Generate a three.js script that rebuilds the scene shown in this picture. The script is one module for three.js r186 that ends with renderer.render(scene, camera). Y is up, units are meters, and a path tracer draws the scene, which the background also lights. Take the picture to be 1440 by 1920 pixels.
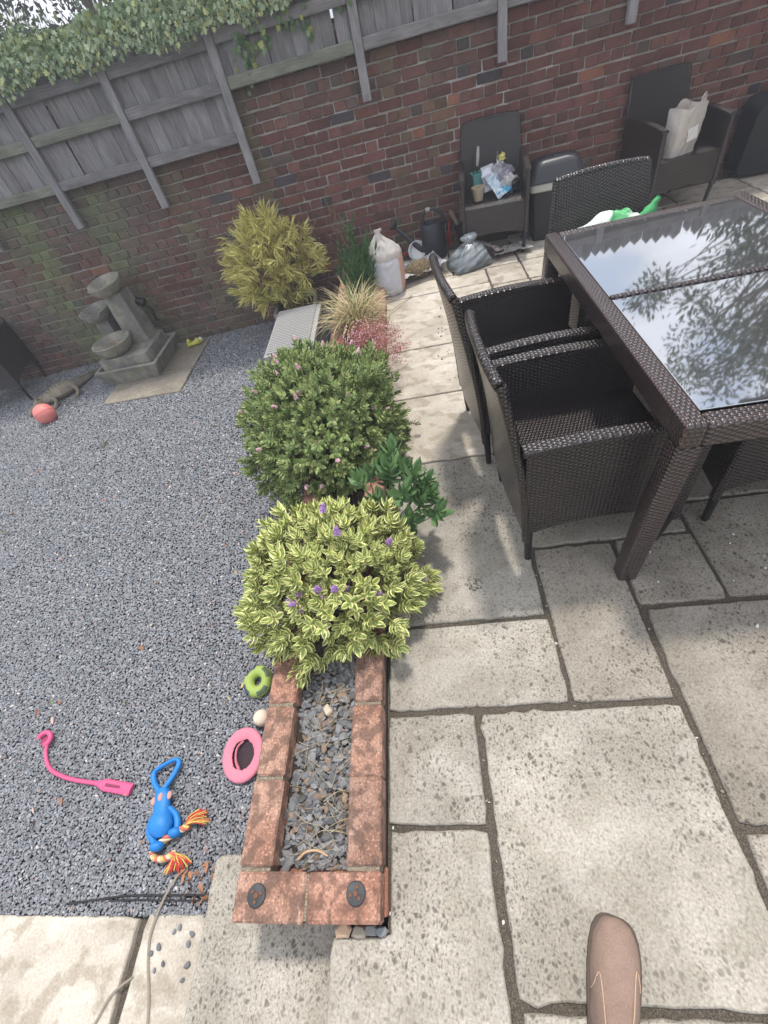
import * as THREE from 'three';
import { mergeGeometries, mergeVertices, toCreasedNormals } from 'three/addons/utils/BufferGeometryUtils.js';
import { RoundedBoxGeometry } from 'three/addons/geometries/RoundedBoxGeometry.js';
import { ConvexGeometry } from 'three/addons/geometries/ConvexGeometry.js';

// ---------------------------------------------------------------- camera, sky, sun, exposure
const D2R = Math.PI / 180;
const scene = new THREE.Scene();
const camera = new THREE.PerspectiveCamera(98.86, 0.75, 0.05, 400);
camera.position.set(0, 1.6, 0);
camera.rotation.order = 'YXZ';
camera.rotation.set(-47.184 * D2R, 12.708 * D2R, -16.729 * D2R);
camera.updateMatrixWorld(true); camera.updateProjectionMatrix();
scene.add(camera);

const renderer = new THREE.WebGLRenderer({ antialias: true });
renderer.toneMapping = THREE.LinearToneMapping;
renderer.toneMappingExposure = 1.25;
renderer.shadowMap.enabled = true;
renderer.setSize(768, 1024);

function rng(a) { return () => { a |= 0; a = a + 0x6D2B79F5 | 0; let t = Math.imul(a ^ a >>> 15, 1 | a); t = t + Math.imul(t ^ t >>> 7, 61 | t) ^ t; return ((t ^ t >>> 14) >>> 0) / 4294967296; }; }
const hash = (x, y, s) => { let h = Math.imul(x, 374761393) + Math.imul(y, 668265263) + Math.imul(s, 974634211) | 0; h = Math.imul(h ^ h >>> 13, 1274126177); return ((h ^ h >>> 16) >>> 0) / 4294967296; };
const sm = t => t * t * (3 - 2 * t), lerp = (a, b, t) => a + (b - a) * t, clamp = (x, a = 0, b = 1) => Math.min(b, Math.max(a, x));
const sstep = (a, b, x) => sm(clamp((x - a) / (b - a)));
function vn(x, y, p, s) { // periodic gradient noise, 0..1
  const xi = Math.floor(x), yi = Math.floor(y), fx = x - xi, fy = y - yi, m = v => ((v % p) + p) % p;
  const g = (i, j, dx, dy) => { const a = hash(m(xi + i), m(yi + j), s) * 6.2832; return Math.cos(a) * dx + Math.sin(a) * dy; };
  const u = fx * fx * fx * (fx * (fx * 6 - 15) + 10), v = fy * fy * fy * (fy * (fy * 6 - 15) + 10);
  return clamp(0.5 + 0.75 * lerp(lerp(g(0, 0, fx, fy), g(1, 0, fx - 1, fy), u), lerp(g(0, 1, fx, fy - 1), g(1, 1, fx - 1, fy - 1), u), v));
}
function spots(x, y, p, s, lo, hi) { // round blotches of uneven size: 1 inside, 0 outside
  const xi = Math.floor(x), yi = Math.floor(y), m = v => ((v % p) + p) % p; let best = 0;
  for (let i = -1; i <= 1; i++) for (let j = -1; j <= 1; j++) { const a = m(xi + i), b = m(yi + j), cx = xi + i + hash(a, b, s), cy = yi + j + hash(a, b, s + 1), r = lo + (hi - lo) * Math.pow(hash(a, b, s + 2), 2), d = Math.hypot((x - cx) * (0.8 + 0.5 * hash(a, b, s + 3)), y - cy); best = Math.max(best, clamp((r - d) / 0.22)); }
  return best;
}
function fbm(x, y, p, s, o = 4) { let v = 0, a = 0.5, n = 0; for (let i = 0; i < o; i++) { v += a * vn(x, y, p, s + i); n += a; x *= 2; y *= 2; p *= 2; a *= 0.5; } return v / n; }
function noise3(x, y, z, s = 1) { const zi = Math.floor(z), f = sm(z - zi); return lerp(vn(x, y, 4096, s + zi * 7), vn(x, y, 4096, s + zi * 7 + 7), f); }

{ // sky: broken white cloud over pale blue, one tone all round
  const W = 1024, H = 512, d = new Float32Array(W * H * 4);
  for (let j = 0; j < H; j++) for (let i = 0; i < W; i++) {
    const el = (j + 0.5) / H * Math.PI - Math.PI / 2, az = i / W * Math.PI * 2;
    const r = Math.cos(el), X = Math.cos(az) * r, Y = Math.sin(el), Z = Math.sin(az) * r;
    const up = Math.max(Y, 0), k = 2.6 / (0.25 + up);
    const n = fbm(X * k + 50, Z * k + 50, 4096, 3, 6), n2 = fbm(X * k * 2.3 + 9, Z * k * 2.3 + 77, 4096, 23, 5);
    const c = sstep(0.26, 0.52, n), hz = Math.pow(1 - up, 3);
    const sh = lerp(0.78, 1.12, sstep(0.25, 0.75, n2));
    const blue = [lerp(0.48, 0.82, hz), lerp(0.58, 0.88, hz), lerp(0.78, 0.98, hz)], cl = [0.97 * sh, 0.99 * sh, 1.05 * sh];
    const o = (j * W + i) * 4;
    for (let q = 0; q < 3; q++) d[o + q] = Y < -0.02 ? 0.25 : lerp(blue[q], cl[q], c * 0.92) * SKY();
    d[o + 3] = 1;
  }
  const t = new THREE.DataTexture(d, W, H, THREE.RGBAFormat, THREE.FloatType);
  t.mapping = THREE.EquirectangularReflectionMapping; t.magFilter = t.minFilter = THREE.LinearFilter; t.wrapS = THREE.RepeatWrapping; t.needsUpdate = true;
  scene.background = t; scene.environment = t;
}
function SKY() { return 1.25; }
const sun = new THREE.DirectionalLight(new THREE.Color(1, 0.955, 0.88), 2.9);
sun.position.set(0.10 * 20, 20, -0.34 * 20 - 1.5); sun.target.position.set(0, 0, -1.5);
sun.castShadow = true; sun.shadow.radius = 11; sun.shadow.mapSize.set(4096, 4096);
Object.assign(sun.shadow.camera, { left: -9, right: 9, top: 9, bottom: -9, near: 1, far: 60 });
scene.add(sun, sun.target);
scene.fog = new THREE.FogExp2(new THREE.Color(0.80, 0.83, 0.90), 0.009);

// ---------------------------------------------------------------- helpers
const V3 = (x, y, z) => new THREE.Vector3(x, y, z);
const used = {};
function numbered(n) { used[n] = (used[n] ?? -1) + 1; return used[n] ? `${n}_${String(used[n]).padStart(3, '0')}` : n; }
function shade(o) { o.castShadow = true; o.receiveShadow = true; return o; }
function thing(name, label, category, pos = [0, 0, 0], turn = 0, group) {
  const o = new THREE.Group(); o.name = numbered(name); o.position.set(...pos); o.rotation.y = turn;
  o.userData = { label, category }; if (group) o.userData.group = group; scene.add(o); return o;
}
function part(name, geo, mat, parent, pos, rot) {
  const m = shade(new THREE.Mesh(geo, mat)); m.name = name; if (pos) m.position.set(...pos); if (rot) m.rotation.set(...rot); parent.add(m); return m;
}
function solo(name, geo, mat, label, category, pos = [0, 0, 0], rot = [0, 0, 0], group) {
  const m = shade(new THREE.Mesh(geo, mat)); m.name = numbered(name); m.position.set(...pos); m.rotation.set(...rot);
  m.userData = { label, category }; if (group) m.userData.group = group; scene.add(m); return m;
}
function structure(name, o) { o.name = numbered(name); o.userData.kind = 'structure'; scene.add(o); return o; }
function boxUV(g, ox = 0, oy = 0) {
  if (g.index) g = g.toNonIndexed();
  if (!g.attributes.normal) g.computeVertexNormals();
  const p = g.attributes.position, n = g.attributes.normal, uv = new Float32Array(p.count * 2);
  for (let i = 0; i < p.count; i += 3) {
    const ax = Math.abs(n.getX(i) + n.getX(i + 1) + n.getX(i + 2)), ay = Math.abs(n.getY(i) + n.getY(i + 1) + n.getY(i + 2)), az = Math.abs(n.getZ(i) + n.getZ(i + 1) + n.getZ(i + 2));
    for (let k = i; k < i + 3; k++) {
      const x = p.getX(k), y = p.getY(k), z = p.getZ(k); let u, v;
      if (ay >= ax && ay >= az) { u = x; v = z; } else if (ax >= az) { u = z; v = y; } else { u = x; v = y; }
      uv[k * 2] = u + ox; uv[k * 2 + 1] = v + oy;
    }
  }
  g.setAttribute('uv', new THREE.BufferAttribute(uv, 2)); return g;
}
function mg(list) {
  const keepC = list.some(g => g.attributes.color);
  return mergeGeometries(list.map(g => {
    const q = g.index ? g.toNonIndexed() : g.clone();
    for (const k of Object.keys(q.attributes)) if (!['position', 'normal', 'uv', 'color'].includes(k)) q.deleteAttribute(k);
    if (!q.attributes.normal) q.computeVertexNormals();
    if (!q.attributes.uv) q.setAttribute('uv', new THREE.BufferAttribute(new Float32Array(q.attributes.position.count * 2), 2));
    if (keepC && !q.attributes.color) tint(q, [1, 1, 1]);
    q.morphAttributes = {}; return q;
  }), false);
}
function tint(g, c) { const n = g.attributes.position.count, a = new Float32Array(n * 3); for (let i = 0; i < n; i++) { a[i * 3] = c[0]; a[i * 3 + 1] = c[1]; a[i * 3 + 2] = c[2]; } g.setAttribute('color', new THREE.BufferAttribute(a, 3)); return g; }
function colorBy(g, fn) { const p = g.attributes.position, a = new Float32Array(p.count * 3); for (let i = 0; i < p.count; i++) { const c = fn(p.getX(i), p.getY(i), p.getZ(i), i); a.set(c, i * 3); } g.setAttribute('color', new THREE.BufferAttribute(a, 3)); return g; }
function chamferBox(w, h, d, c = 0.005, wob = 0, seed = 1) { // 44 triangles, uv in metres
  const r = rng(seed), P = {}, out = [], X = w / 2, Y = h / 2, Z = d / 2;
  for (const sx of [-1, 1]) for (const sy of [-1, 1]) for (const sz of [-1, 1]) {
    const j = () => (r() - 0.5) * wob, jx = j(), jy = j(), jz = j(), k = c * (1 + (r() - 0.5) * (wob ? 0.8 : 0));
    P[[sx, sy, sz]] = [[sx * X + jx, sy * (Y - k) + jy, sz * (Z - k) + jz], [sx * (X - k) + jx, sy * Y + jy, sz * (Z - k) + jz], [sx * (X - k) + jx, sy * (Y - k) + jy, sz * Z + jz]];
  }
  const quad = (a, b, c2, d2, nrm) => { // orient outwards
    const e = V3(...b).sub(V3(...a)), f = V3(...c2).sub(V3(...a)), n = e.cross(f);
    if (n.dot(V3(...nrm)) < 0) out.push(a, c2, b, a, d2, c2); else out.push(a, b, c2, a, c2, d2);
  };
  for (const s of [-1, 1]) {
    quad(P[[s, -1, -1]][0], P[[s, 1, -1]][0], P[[s, 1, 1]][0], P[[s, -1, 1]][0], [s, 0, 0]);
    quad(P[[-1, s, -1]][1], P[[1, s, -1]][1], P[[1, s, 1]][1], P[[-1, s, 1]][1], [0, s, 0]);
    quad(P[[-1, -1, s]][2], P[[1, -1, s]][2], P[[1, 1, s]][2], P[[-1, 1, s]][2], [0, 0, s]);
    for (const t of [-1, 1]) {
      quad(P[[s, t, -1]][0], P[[s, t, 1]][0], P[[s, t, 1]][1], P[[s, t, -1]][1], [s, t, 0]);
      quad(P[[s, -1, t]][0], P[[s, 1, t]][0], P[[s, 1, t]][2], P[[s, -1, t]][2], [s, 0, t]);
      quad(P[[-1, s, t]][1], P[[1, s, t]][1], P[[1, s, t]][2], P[[-1, s, t]][2], [0, s, t]);
      for (const u of [-1, 1]) { const q = P[[s, t, u]], n = V3(...q[1]).sub(V3(...q[0])).cross(V3(...q[2]).sub(V3(...q[0]))); if (n.dot(V3(s, t, u)) < 0) out.push(q[0], q[2], q[1]); else out.push(q[0], q[1], q[2]); }
    }
  }
  const g = new THREE.BufferGeometry(); g.setAttribute('position', new THREE.BufferAttribute(new Float32Array(out.flat()), 3)); g.computeVertexNormals();
  return boxUV(g, (seed * 0.37) % 1, (seed * 0.71) % 1);
}
function loft(rings, { cap = true, closed = true, vScale = 1 } = {}) { // rings: arrays of [x,y,z], equal length
  const m = rings.length, n = rings[0].length, pos = [], uv = [], idx = [], nn = closed ? n + 1 : n;
  let v = 0;
  for (let i = 0; i < m; i++) {
    if (i) v += Math.hypot(...[0, 1, 2].map(k => rings[i][0][k] - rings[i - 1][0][k]));
    let u = 0;
    for (let j = 0; j < nn; j++) { const q = rings[i][j % n]; if (j) { const w = rings[i][(j - 1) % n]; u += Math.hypot(q[0] - w[0], q[1] - w[1], q[2] - w[2]); } pos.push(...q); uv.push(u, v * vScale); }
  }
  for (let i = 0; i < m - 1; i++) for (let j = 0; j < nn - 1; j++) { const a = i * nn + j, b = a + 1, c = a + nn, d = c + 1; idx.push(a, b, d, a, d, c); }
  if (cap && closed) for (const [i, f] of [[0, 1], [m - 1, 0]]) {
    const c = [0, 0, 0]; rings[i].forEach(q => { for (let k = 0; k < 3; k++) c[k] += q[k] / n; });
    const o = pos.length / 3; pos.push(...c); uv.push(0, 0);
    for (let j = 0; j < n; j++) { pos.push(...rings[i][j]); uv.push(rings[i][j][0] - c[0], rings[i][j][2] - c[2]); }
    for (let j = 0; j < n; j++) f ? idx.push(o, o + 1 + (j + 1) % n, o + 1 + j) : idx.push(o, o + 1 + j, o + 1 + (j + 1) % n);
  }
  const g = new THREE.BufferGeometry(); g.setAttribute('position', new THREE.Float32BufferAttribute(pos, 3)); g.setAttribute('uv', new THREE.Float32BufferAttribute(uv, 2)); g.setIndex(idx);
  g.computeVertexNormals();
  if (closed) { // smooth the seam
    const nr = g.attributes.normal; for (let i = 0; i < m; i++) { const a = i * nn, b = a + n; const q = V3(nr.getX(a) + nr.getX(b), nr.getY(a) + nr.getY(b), nr.getZ(a) + nr.getZ(b)).normalize(); nr.setXYZ(a, q.x, q.y, q.z); nr.setXYZ(b, q.x, q.y, q.z); }
  }
  return g;
}
// rod with its own radius at each end, through points
function rod(pts, r0, r1 = r0, sides = 6, seg = 0, cap = true) {
  const c = new THREE.CatmullRomCurve3(pts.map(p => V3(...p))), n = seg || Math.max(2, (pts.length - 1) * 4), fr = c.computeFrenetFrames(n, false), rings = [];
  for (let i = 0; i <= n; i++) { const p = c.getPoint(i / n), r = typeof r0 === 'function' ? r0(i / n) : lerp(r0, r1, i / n), ring = []; for (let j = 0; j < sides; j++) { const a = j / sides * Math.PI * 2, q = p.clone().addScaledVector(fr.normals[i], Math.cos(a) * r).addScaledVector(fr.binormals[i], Math.sin(a) * r); ring.push([q.x, q.y, q.z]); } rings.push(ring); }
  return loft(rings, { cap });
}
function circle(cx, y, cz, rx, rz = rx, n = 20, f = () => 1) { const o = []; for (let j = 0; j < n; j++) { const a = j / n * Math.PI * 2, k = f(a); o.push([cx + Math.cos(a) * rx * k, y, cz - Math.sin(a) * rz * k]); } return o; }
function rrect(cx, y, cz, w, d, r, n = 3) { const o = []; for (const [sx, sz, a0] of [[1, -1, 0], [-1, -1, 1], [-1, 1, 2], [1, 1, 3]]) for (let i = 0; i <= n; i++) { const a = (a0 + i / n) * Math.PI / 2; o.push([cx + sx * (w / 2 - r) + Math.cos(a) * r, y, cz + sz * (d / 2 - r) - Math.sin(a) * r]); } return o; }
const wobble = (g, amp, freq, s = 1) => { g = g.clone(); const p = g.attributes.position; for (let i = 0; i < p.count; i++) { const x = p.getX(i), y = p.getY(i), z = p.getZ(i); p.setXYZ(i, x + (noise3(x * freq + 31, y * freq + 11, z * freq + 50, s) - 0.5) * amp * 2, y + (noise3(x * freq + 71, y * freq + 5, z * freq + 20, s + 40) - 0.5) * amp * 2, z + (noise3(x * freq + 13, y * freq + 91, z * freq + 80, s + 80) - 0.5) * amp * 2); } g.computeVertexNormals(); return g; };
const at = (g, x, y, z, rx = 0, ry = 0, rz = 0) => { g = g.clone(); g.applyMatrix4(new THREE.Matrix4().compose(V3(x, y, z), new THREE.Quaternion().setFromEuler(new THREE.Euler(rx, ry, rz)), V3(1, 1, 1))); return g; };
const inView = (x, y, z, m = 0.18) => { const v = V3(x, y, z).project(camera); return v.z < 1 && Math.abs(v.x) < 1 + m && Math.abs(v.y) < 1 + m; };

// ---------------------------------------------------------------- textures (colour, grain and fine relief only)
function colourTex(N, size, fn, M = N) {
  const d = new Uint8Array(N * M * 4);
  for (let j = 0; j < M; j++) for (let i = 0; i < N; i++) { const c = fn(i / N, j / M), o = (j * N + i) * 4; d[o] = clamp(c[0], 0, 255); d[o + 1] = clamp(c[1], 0, 255); d[o + 2] = clamp(c[2], 0, 255); d[o + 3] = 255; }
  const t = new THREE.DataTexture(d, N, M); t.wrapS = t.wrapT = THREE.RepeatWrapping; t.magFilter = THREE.LinearFilter; t.minFilter = THREE.LinearMipmapLinearFilter; t.generateMipmaps = true; t.colorSpace = THREE.SRGBColorSpace;
  const s = Array.isArray(size) ? size : [size, size]; t.repeat.set(1 / s[0], 1 / s[1]); t.needsUpdate = true; return t;
}
function reliefTex(N, size, fn, M = N) { const t = colourTex(N, size, (u, v) => { const h = fn(u, v) * 255; return [h, h, h]; }, M); t.colorSpace = THREE.NoColorSpace; return t; }
const mix3 = (a, b, t) => [lerp(a[0], b[0], t), lerp(a[1], b[1], t), lerp(a[2], b[2], t)];
const mul3 = (a, k) => [a[0] * k, a[1] * k, a[2] * k];
const std = o => new THREE.MeshStandardMaterial(o), phys = o => new THREE.MeshPhysicalMaterial(o);
const lin = (r, g, b) => new THREE.Color().setRGB(r, g, b);
const srgb = (r, g, b) => new THREE.Color().setRGB(r / 255, g / 255, b / 255, THREE.SRGBColorSpace);
const L3 = (r, g, b) => { const c = srgb(r, g, b); return [c.r, c.g, c.b]; };

// riven stone with lichen spots, 1.6 m tile
const spotN = (u, v) => { const wx = (fbm(u * 40, v * 40, 40, 301, 3) - 0.5) * 0.03, wy = (fbm(u * 40, v * 40, 40, 331, 3) - 0.5) * 0.03, U = u + wx * 0.5, V = v + wy * 0.5; return Math.max(0.95 * spots(U * 120, V * 96, 0x7fff, 5, 0.0, 0.50), 0.75 * spots(U * 230, V * 190, 0x7fff, 25, 0.1, 0.5), 0.5 * spots(U * 380, V * 380, 0x7fff, 45, 0.1, 0.5)); };
const spotMap = new Float32Array(1024 * 1024); for (let j = 0; j < 1024; j++) for (let i = 0; i < 1024; i++) spotMap[j * 1024 + i] = spotN(i / 1024, j / 1024);
const spotC = (u, v) => spotMap[(Math.round(v * 1024) & 1023) * 1024 + (Math.round(u * 1024) & 1023)];
const slabBig = (u, v) => fbm(u * 5, v * 5, 5, 61, 5), lichen = (u, v) => sstep(0.34, 0.60, fbm(u * 3 + 3, v * 3, 3, 99, 4));
const slabTex = colourTex(1024, 1.6, (u, v) => {
  const b = slabBig(u, v), f = fbm(u * 220, v * 220, 220, 17, 2), w = fbm(u * 14, v * 14, 14, 8, 4);
  let c = mix3([158, 153, 145], [184, 179, 171], sstep(0.3, 0.7, b)); c = mix3(c, [146, 141, 128], 0.32 * sstep(0.48, 0.66, w));
  c = mix3(c, [98, 93, 86], spotC(u, v) * (0.4 + 0.55 * lichen(u, v)));
  c = mix3(c, [204, 200, 195], sstep(0.53, 0.62, fbm(u * 7 + 0.05 * Math.sin(v * 60), v * 11, 0x7fff, 44, 7)) * 0.24 * (0.5 + fbm(u * 90, v * 90, 90, 45, 2)));
  return mul3(c, 0.84 + f * 0.32);
});
const slabRel = reliefTex(1024, 1.6, (u, v) => 0.5 * fbm(u * 9, v * 9, 9, 44, 6) + 0.2 * fbm(u * 40, v * 40, 40, 2, 2) - 0.10 * spotC(u, v) + 0.2);
const smoothTex = colourTex(1024, 1.7, (u, v) => {
  const b = fbm(u * 5, v * 5, 5, 161, 5), f = fbm(u * 220, v * 220, 220, 117, 2), w = fbm(u * 18, v * 18, 18, 108, 4);
  let c = mix3([172, 165, 155], [200, 193, 184], sstep(0.3, 0.68, b)); c = mix3(c, [150, 140, 126], 0.6 * sstep(0.50, 0.66, w)); c = mix3(c, [214, 210, 204], 0.4 * sstep(0.55, 0.66, fbm(u * 9, v * 22, 0x7fff, 208, 6)));
  c = mix3(c, [140, 128, 112], spots(u * 60, v * 60, 60, 15, 0, 0.3) * 0.4);
  return mul3(c, 0.88 + f * 0.24);
});
const jointTex = colourTex(512, 0.6, (u, v) => mul3(mix3([70, 63, 55], [104, 96, 84], fbm(u * 40, v * 40, 40, 7, 3)), 0.6 + 0.7 * vn(u * 160, v * 160, 160, 9)));
// brick grain
const brickTex = colourTex(512, 0.7, (u, v) => { const f = fbm(u * 90, v * 90, 90, 3, 3), b = fbm(u * 12, v * 12, 12, 33, 4); return mul3([255, 255, 255], 0.55 + 0.33 * f + 0.25 * b); });
const brickRel = reliefTex(512, 0.7, (u, v) => 0.6 * fbm(u * 40, v * 40, 40, 3, 4) + 0.4 * vn(u * 150, v * 150, 150, 8));
// orange coping brick, pitted, with black lichen
const copeTex = colourTex(1024, 1.1, (u, v) => {
  const f = fbm(u * 160, v * 160, 160, 3, 3), b = fbm(u * 9, v * 9, 9, 33, 4), l = fbm(u * 26, v * 26, 26, 73, 5), s = vn(u * 170, v * 170, 170, 12);
  let c = mix3([142, 104, 86], [172, 136, 118], sstep(0.3, 0.7, b)); c = mix3(c, [212, 170, 150], sstep(0.60, 0.8, s) * 0.55);
  c = mix3(c, [96, 74, 64], sstep(0.44, 0.62, l) * 0.65); c = mix3(c, [92, 70, 60], spots(u * 110, v * 110, 110, 66, 0.05, 0.45) * 0.5);
  return mul3(c, 0.8 + f * 0.4);
});
const copeRel = reliefTex(1024, 1.1, (u, v) => 0.5 * fbm(u * 60, v * 60, 60, 3, 4) + 0.3 * vn(u * 170, v * 170, 170, 12) + 0.2 * fbm(u * 9, v * 9, 9, 33, 3));
// weathered timber, grain along v
const woodTex = colourTex(512, [0.5, 1.2], (u, v) => {
  const g = fbm(u * 70, v * 5, 70, 4, 4), b = fbm(u * 8, v * 6, 8, 44, 4), k = fbm(u * 160, v * 14, 160, 5, 2);
  return mul3(mix3([122, 120, 120], [166, 164, 164], g), 0.62 + 0.34 * b + 0.3 * (k - 0.3));
});
const woodRel = reliefTex(512, [0.5, 1.2], (u, v) => fbm(u * 110, v * 7, 110, 4, 4));
// stone cast for the fountain
const castTex = colourTex(512, 0.8, (u, v) => { const f = fbm(u * 120, v * 120, 120, 3, 3), b = fbm(u * 7, v * 7, 7, 53, 5), g = fbm(u * 11, v * 11, 11, 83, 4); let c = mix3([112, 110, 106], [142, 139, 131], sstep(0.3, 0.7, b)); c = mix3(c, [106, 108, 84], sstep(0.48, 0.66, g) * 0.5); return mul3(c, 0.78 + f * 0.44); });
const castRel = reliefTex(512, 0.8, (u, v) => fbm(u * 60, v * 60, 60, 3, 4));
// flat plastic strands, over and under
function weaveCell(u, v) { const X = u * 4, Y = v * 6, i = Math.floor(X), j = Math.floor(Y), fx = X - i, fy = Y - j, over = (i + j) % 2 === 0; const bx = Math.sin(Math.PI * fx), by = Math.sin(Math.PI * fy); return over ? [0.45 + 0.55 * Math.pow(bx, 0.6) * Math.pow(by, 0.35), 1] : [0.12 + 0.38 * Math.pow(bx, 0.4) * (1 - 0.6 * by), 0]; }
const weaveTex = colourTex(256, [0.058, 0.044], (u, v) => { const n = fbm(u * 8, v * 24, 0x7fff, 3, 3); const tone = [[50, 39, 38], [38, 31, 32], [60, 44, 40], [42, 34, 34], [54, 40, 37], [34, 29, 31]][Math.floor(v * 6) % 6]; return mul3(tone, 0.75 + 0.5 * n); });
const weaveRel = reliefTex(256, [0.058, 0.044], (u, v) => weaveCell(u, v)[0]);
const grain = colourTex(256, 0.25, (u, v) => mul3([255, 255, 255], 0.82 + 0.18 * fbm(u * 40, v * 40, 40, 6, 3)));
const grainRel = reliefTex(256, 0.25, (u, v) => fbm(u * 50, v * 50, 50, 6, 3));
const blotch = colourTex(512, 1.0, (u, v) => mul3([255, 255, 255], 0.62 + 0.38 * sstep(0.25, 0.72, fbm(u * 10, v * 10, 10, 46, 5))));

// ---------------------------------------------------------------- materials
const M = {
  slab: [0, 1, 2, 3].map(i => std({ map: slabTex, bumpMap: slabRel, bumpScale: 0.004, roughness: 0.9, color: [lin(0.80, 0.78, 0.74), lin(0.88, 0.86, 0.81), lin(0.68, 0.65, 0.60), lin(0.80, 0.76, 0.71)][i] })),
  slabDark: std({ map: slabTex, bumpMap: slabRel, bumpScale: 0.004, roughness: 0.9, color: lin(0.62, 0.58, 0.52) }),
  smooth: [0, 1, 2].map(i => std({ map: smoothTex, bumpMap: slabRel, bumpScale: 0.006, roughness: 0.9, color: [lin(0.88, 0.86, 0.81), lin(0.95, 0.92, 0.87), lin(0.82, 0.79, 0.74)][i] })),
  joint: std({ map: jointTex, bumpMap: grainRel, bumpScale: 0.004, roughness: 1 }),
  cope: [0, 1, 2].map(i => std({ map: copeTex, bumpMap: copeRel, bumpScale: 0.004, roughness: 0.95, color: [lin(0.95, 0.95, 0.95), lin(1, 0.92, 0.9), lin(0.8, 0.82, 0.84)][i] })),
  copeMortar: std({ map: jointTex, roughness: 1, color: lin(2.4, 2.4, 2.3) }),
  mortar: std({ map: grain, bumpMap: grainRel, bumpScale: 0.003, roughness: 1, vertexColors: true }),
  brickMass: std({ map: brickTex, bumpMap: brickRel, bumpScale: 0.003, roughness: 0.92, vertexColors: true }),
  wood: [0, 1, 2, 3].map(i => std({ map: woodTex, bumpMap: woodRel, bumpScale: 0.002, roughness: 0.95, color: [lin(1.15, 1.14, 1.16), lin(0.98, 0.97, 0.98), lin(1.28, 1.27, 1.3), lin(1.06, 1.03, 1.03)][i] })),
  woodGreen: std({ map: woodTex, bumpMap: woodRel, bumpScale: 0.002, roughness: 0.95, color: lin(0.94, 1.0, 0.80) }),
  cast: std({ map: castTex, bumpMap: castRel, bumpScale: 0.003, roughness: 0.92 }),
  castPale: std({ map: castTex, bumpMap: castRel, bumpScale: 0.003, roughness: 0.92, color: lin(1.15, 1.12, 1.05) }),
  wicker: phys({ map: weaveTex, bumpMap: weaveRel, bumpScale: 0.0065, roughness: 0.26, ior: 1.62, color: lin(0.62, 0.57, 0.59), clearcoat: 0.3, clearcoatRoughness: 0.22 }),
  wickerBrown: phys({ map: weaveTex, bumpMap: weaveRel, bumpScale: 0.007, roughness: 0.26, ior: 1.75, color: lin(1.25, 1.0, 0.96), clearcoat: 0.4, clearcoatRoughness: 0.22 }),
  legBlack: std({ color: lin(0.018, 0.016, 0.017), roughness: 0.45, map: grain }),
  glass: phys({ color: lin(0.50, 0.51, 0.53), metalness: 0.93, roughness: 0.03 }),
  soil: std({ map: jointTex, bumpMap: grainRel, bumpScale: 0.01, roughness: 1, color: lin(0.5, 0.45, 0.42) }),
  leaf: phys({ vertexColors: true, roughness: 0.5, side: THREE.DoubleSide, specularIntensity: 0.6 }),
  leafThin: phys({ vertexColors: true, roughness: 0.75, side: THREE.DoubleSide, transmission: 0.25, thickness: 0 }),
  twig: std({ color: lin(0.20, 0.15, 0.10), roughness: 0.9, map: grain }),
  straw: std({ color: lin(0.42, 0.34, 0.22), roughness: 0.9 }),
  vc: std({ vertexColors: true, roughness: 0.7 }),
  vcGloss: std({ vertexColors: true, roughness: 0.35 }),
};
const plain = (r, g, b, rough = 0.6, extra = {}) => std({ color: srgb(r, g, b), roughness: rough, map: grain, bumpMap: grainRel, bumpScale: 0.0006, ...extra });

// ================================================================ the setting
const GY = -0.34, STEP = -0.17;
{ // ground beyond, reaching the horizon
  const g = new THREE.PlaneGeometry(400, 400, 1, 1); g.rotateX(-Math.PI / 2);
  const m = structure('ground', new THREE.Mesh(boxUV(g), std({ map: blotch, color: lin(0.07, 0.09, 0.04), roughness: 1 }))); m.position.y = -0.52; m.receiveShadow = true;
}
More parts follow.
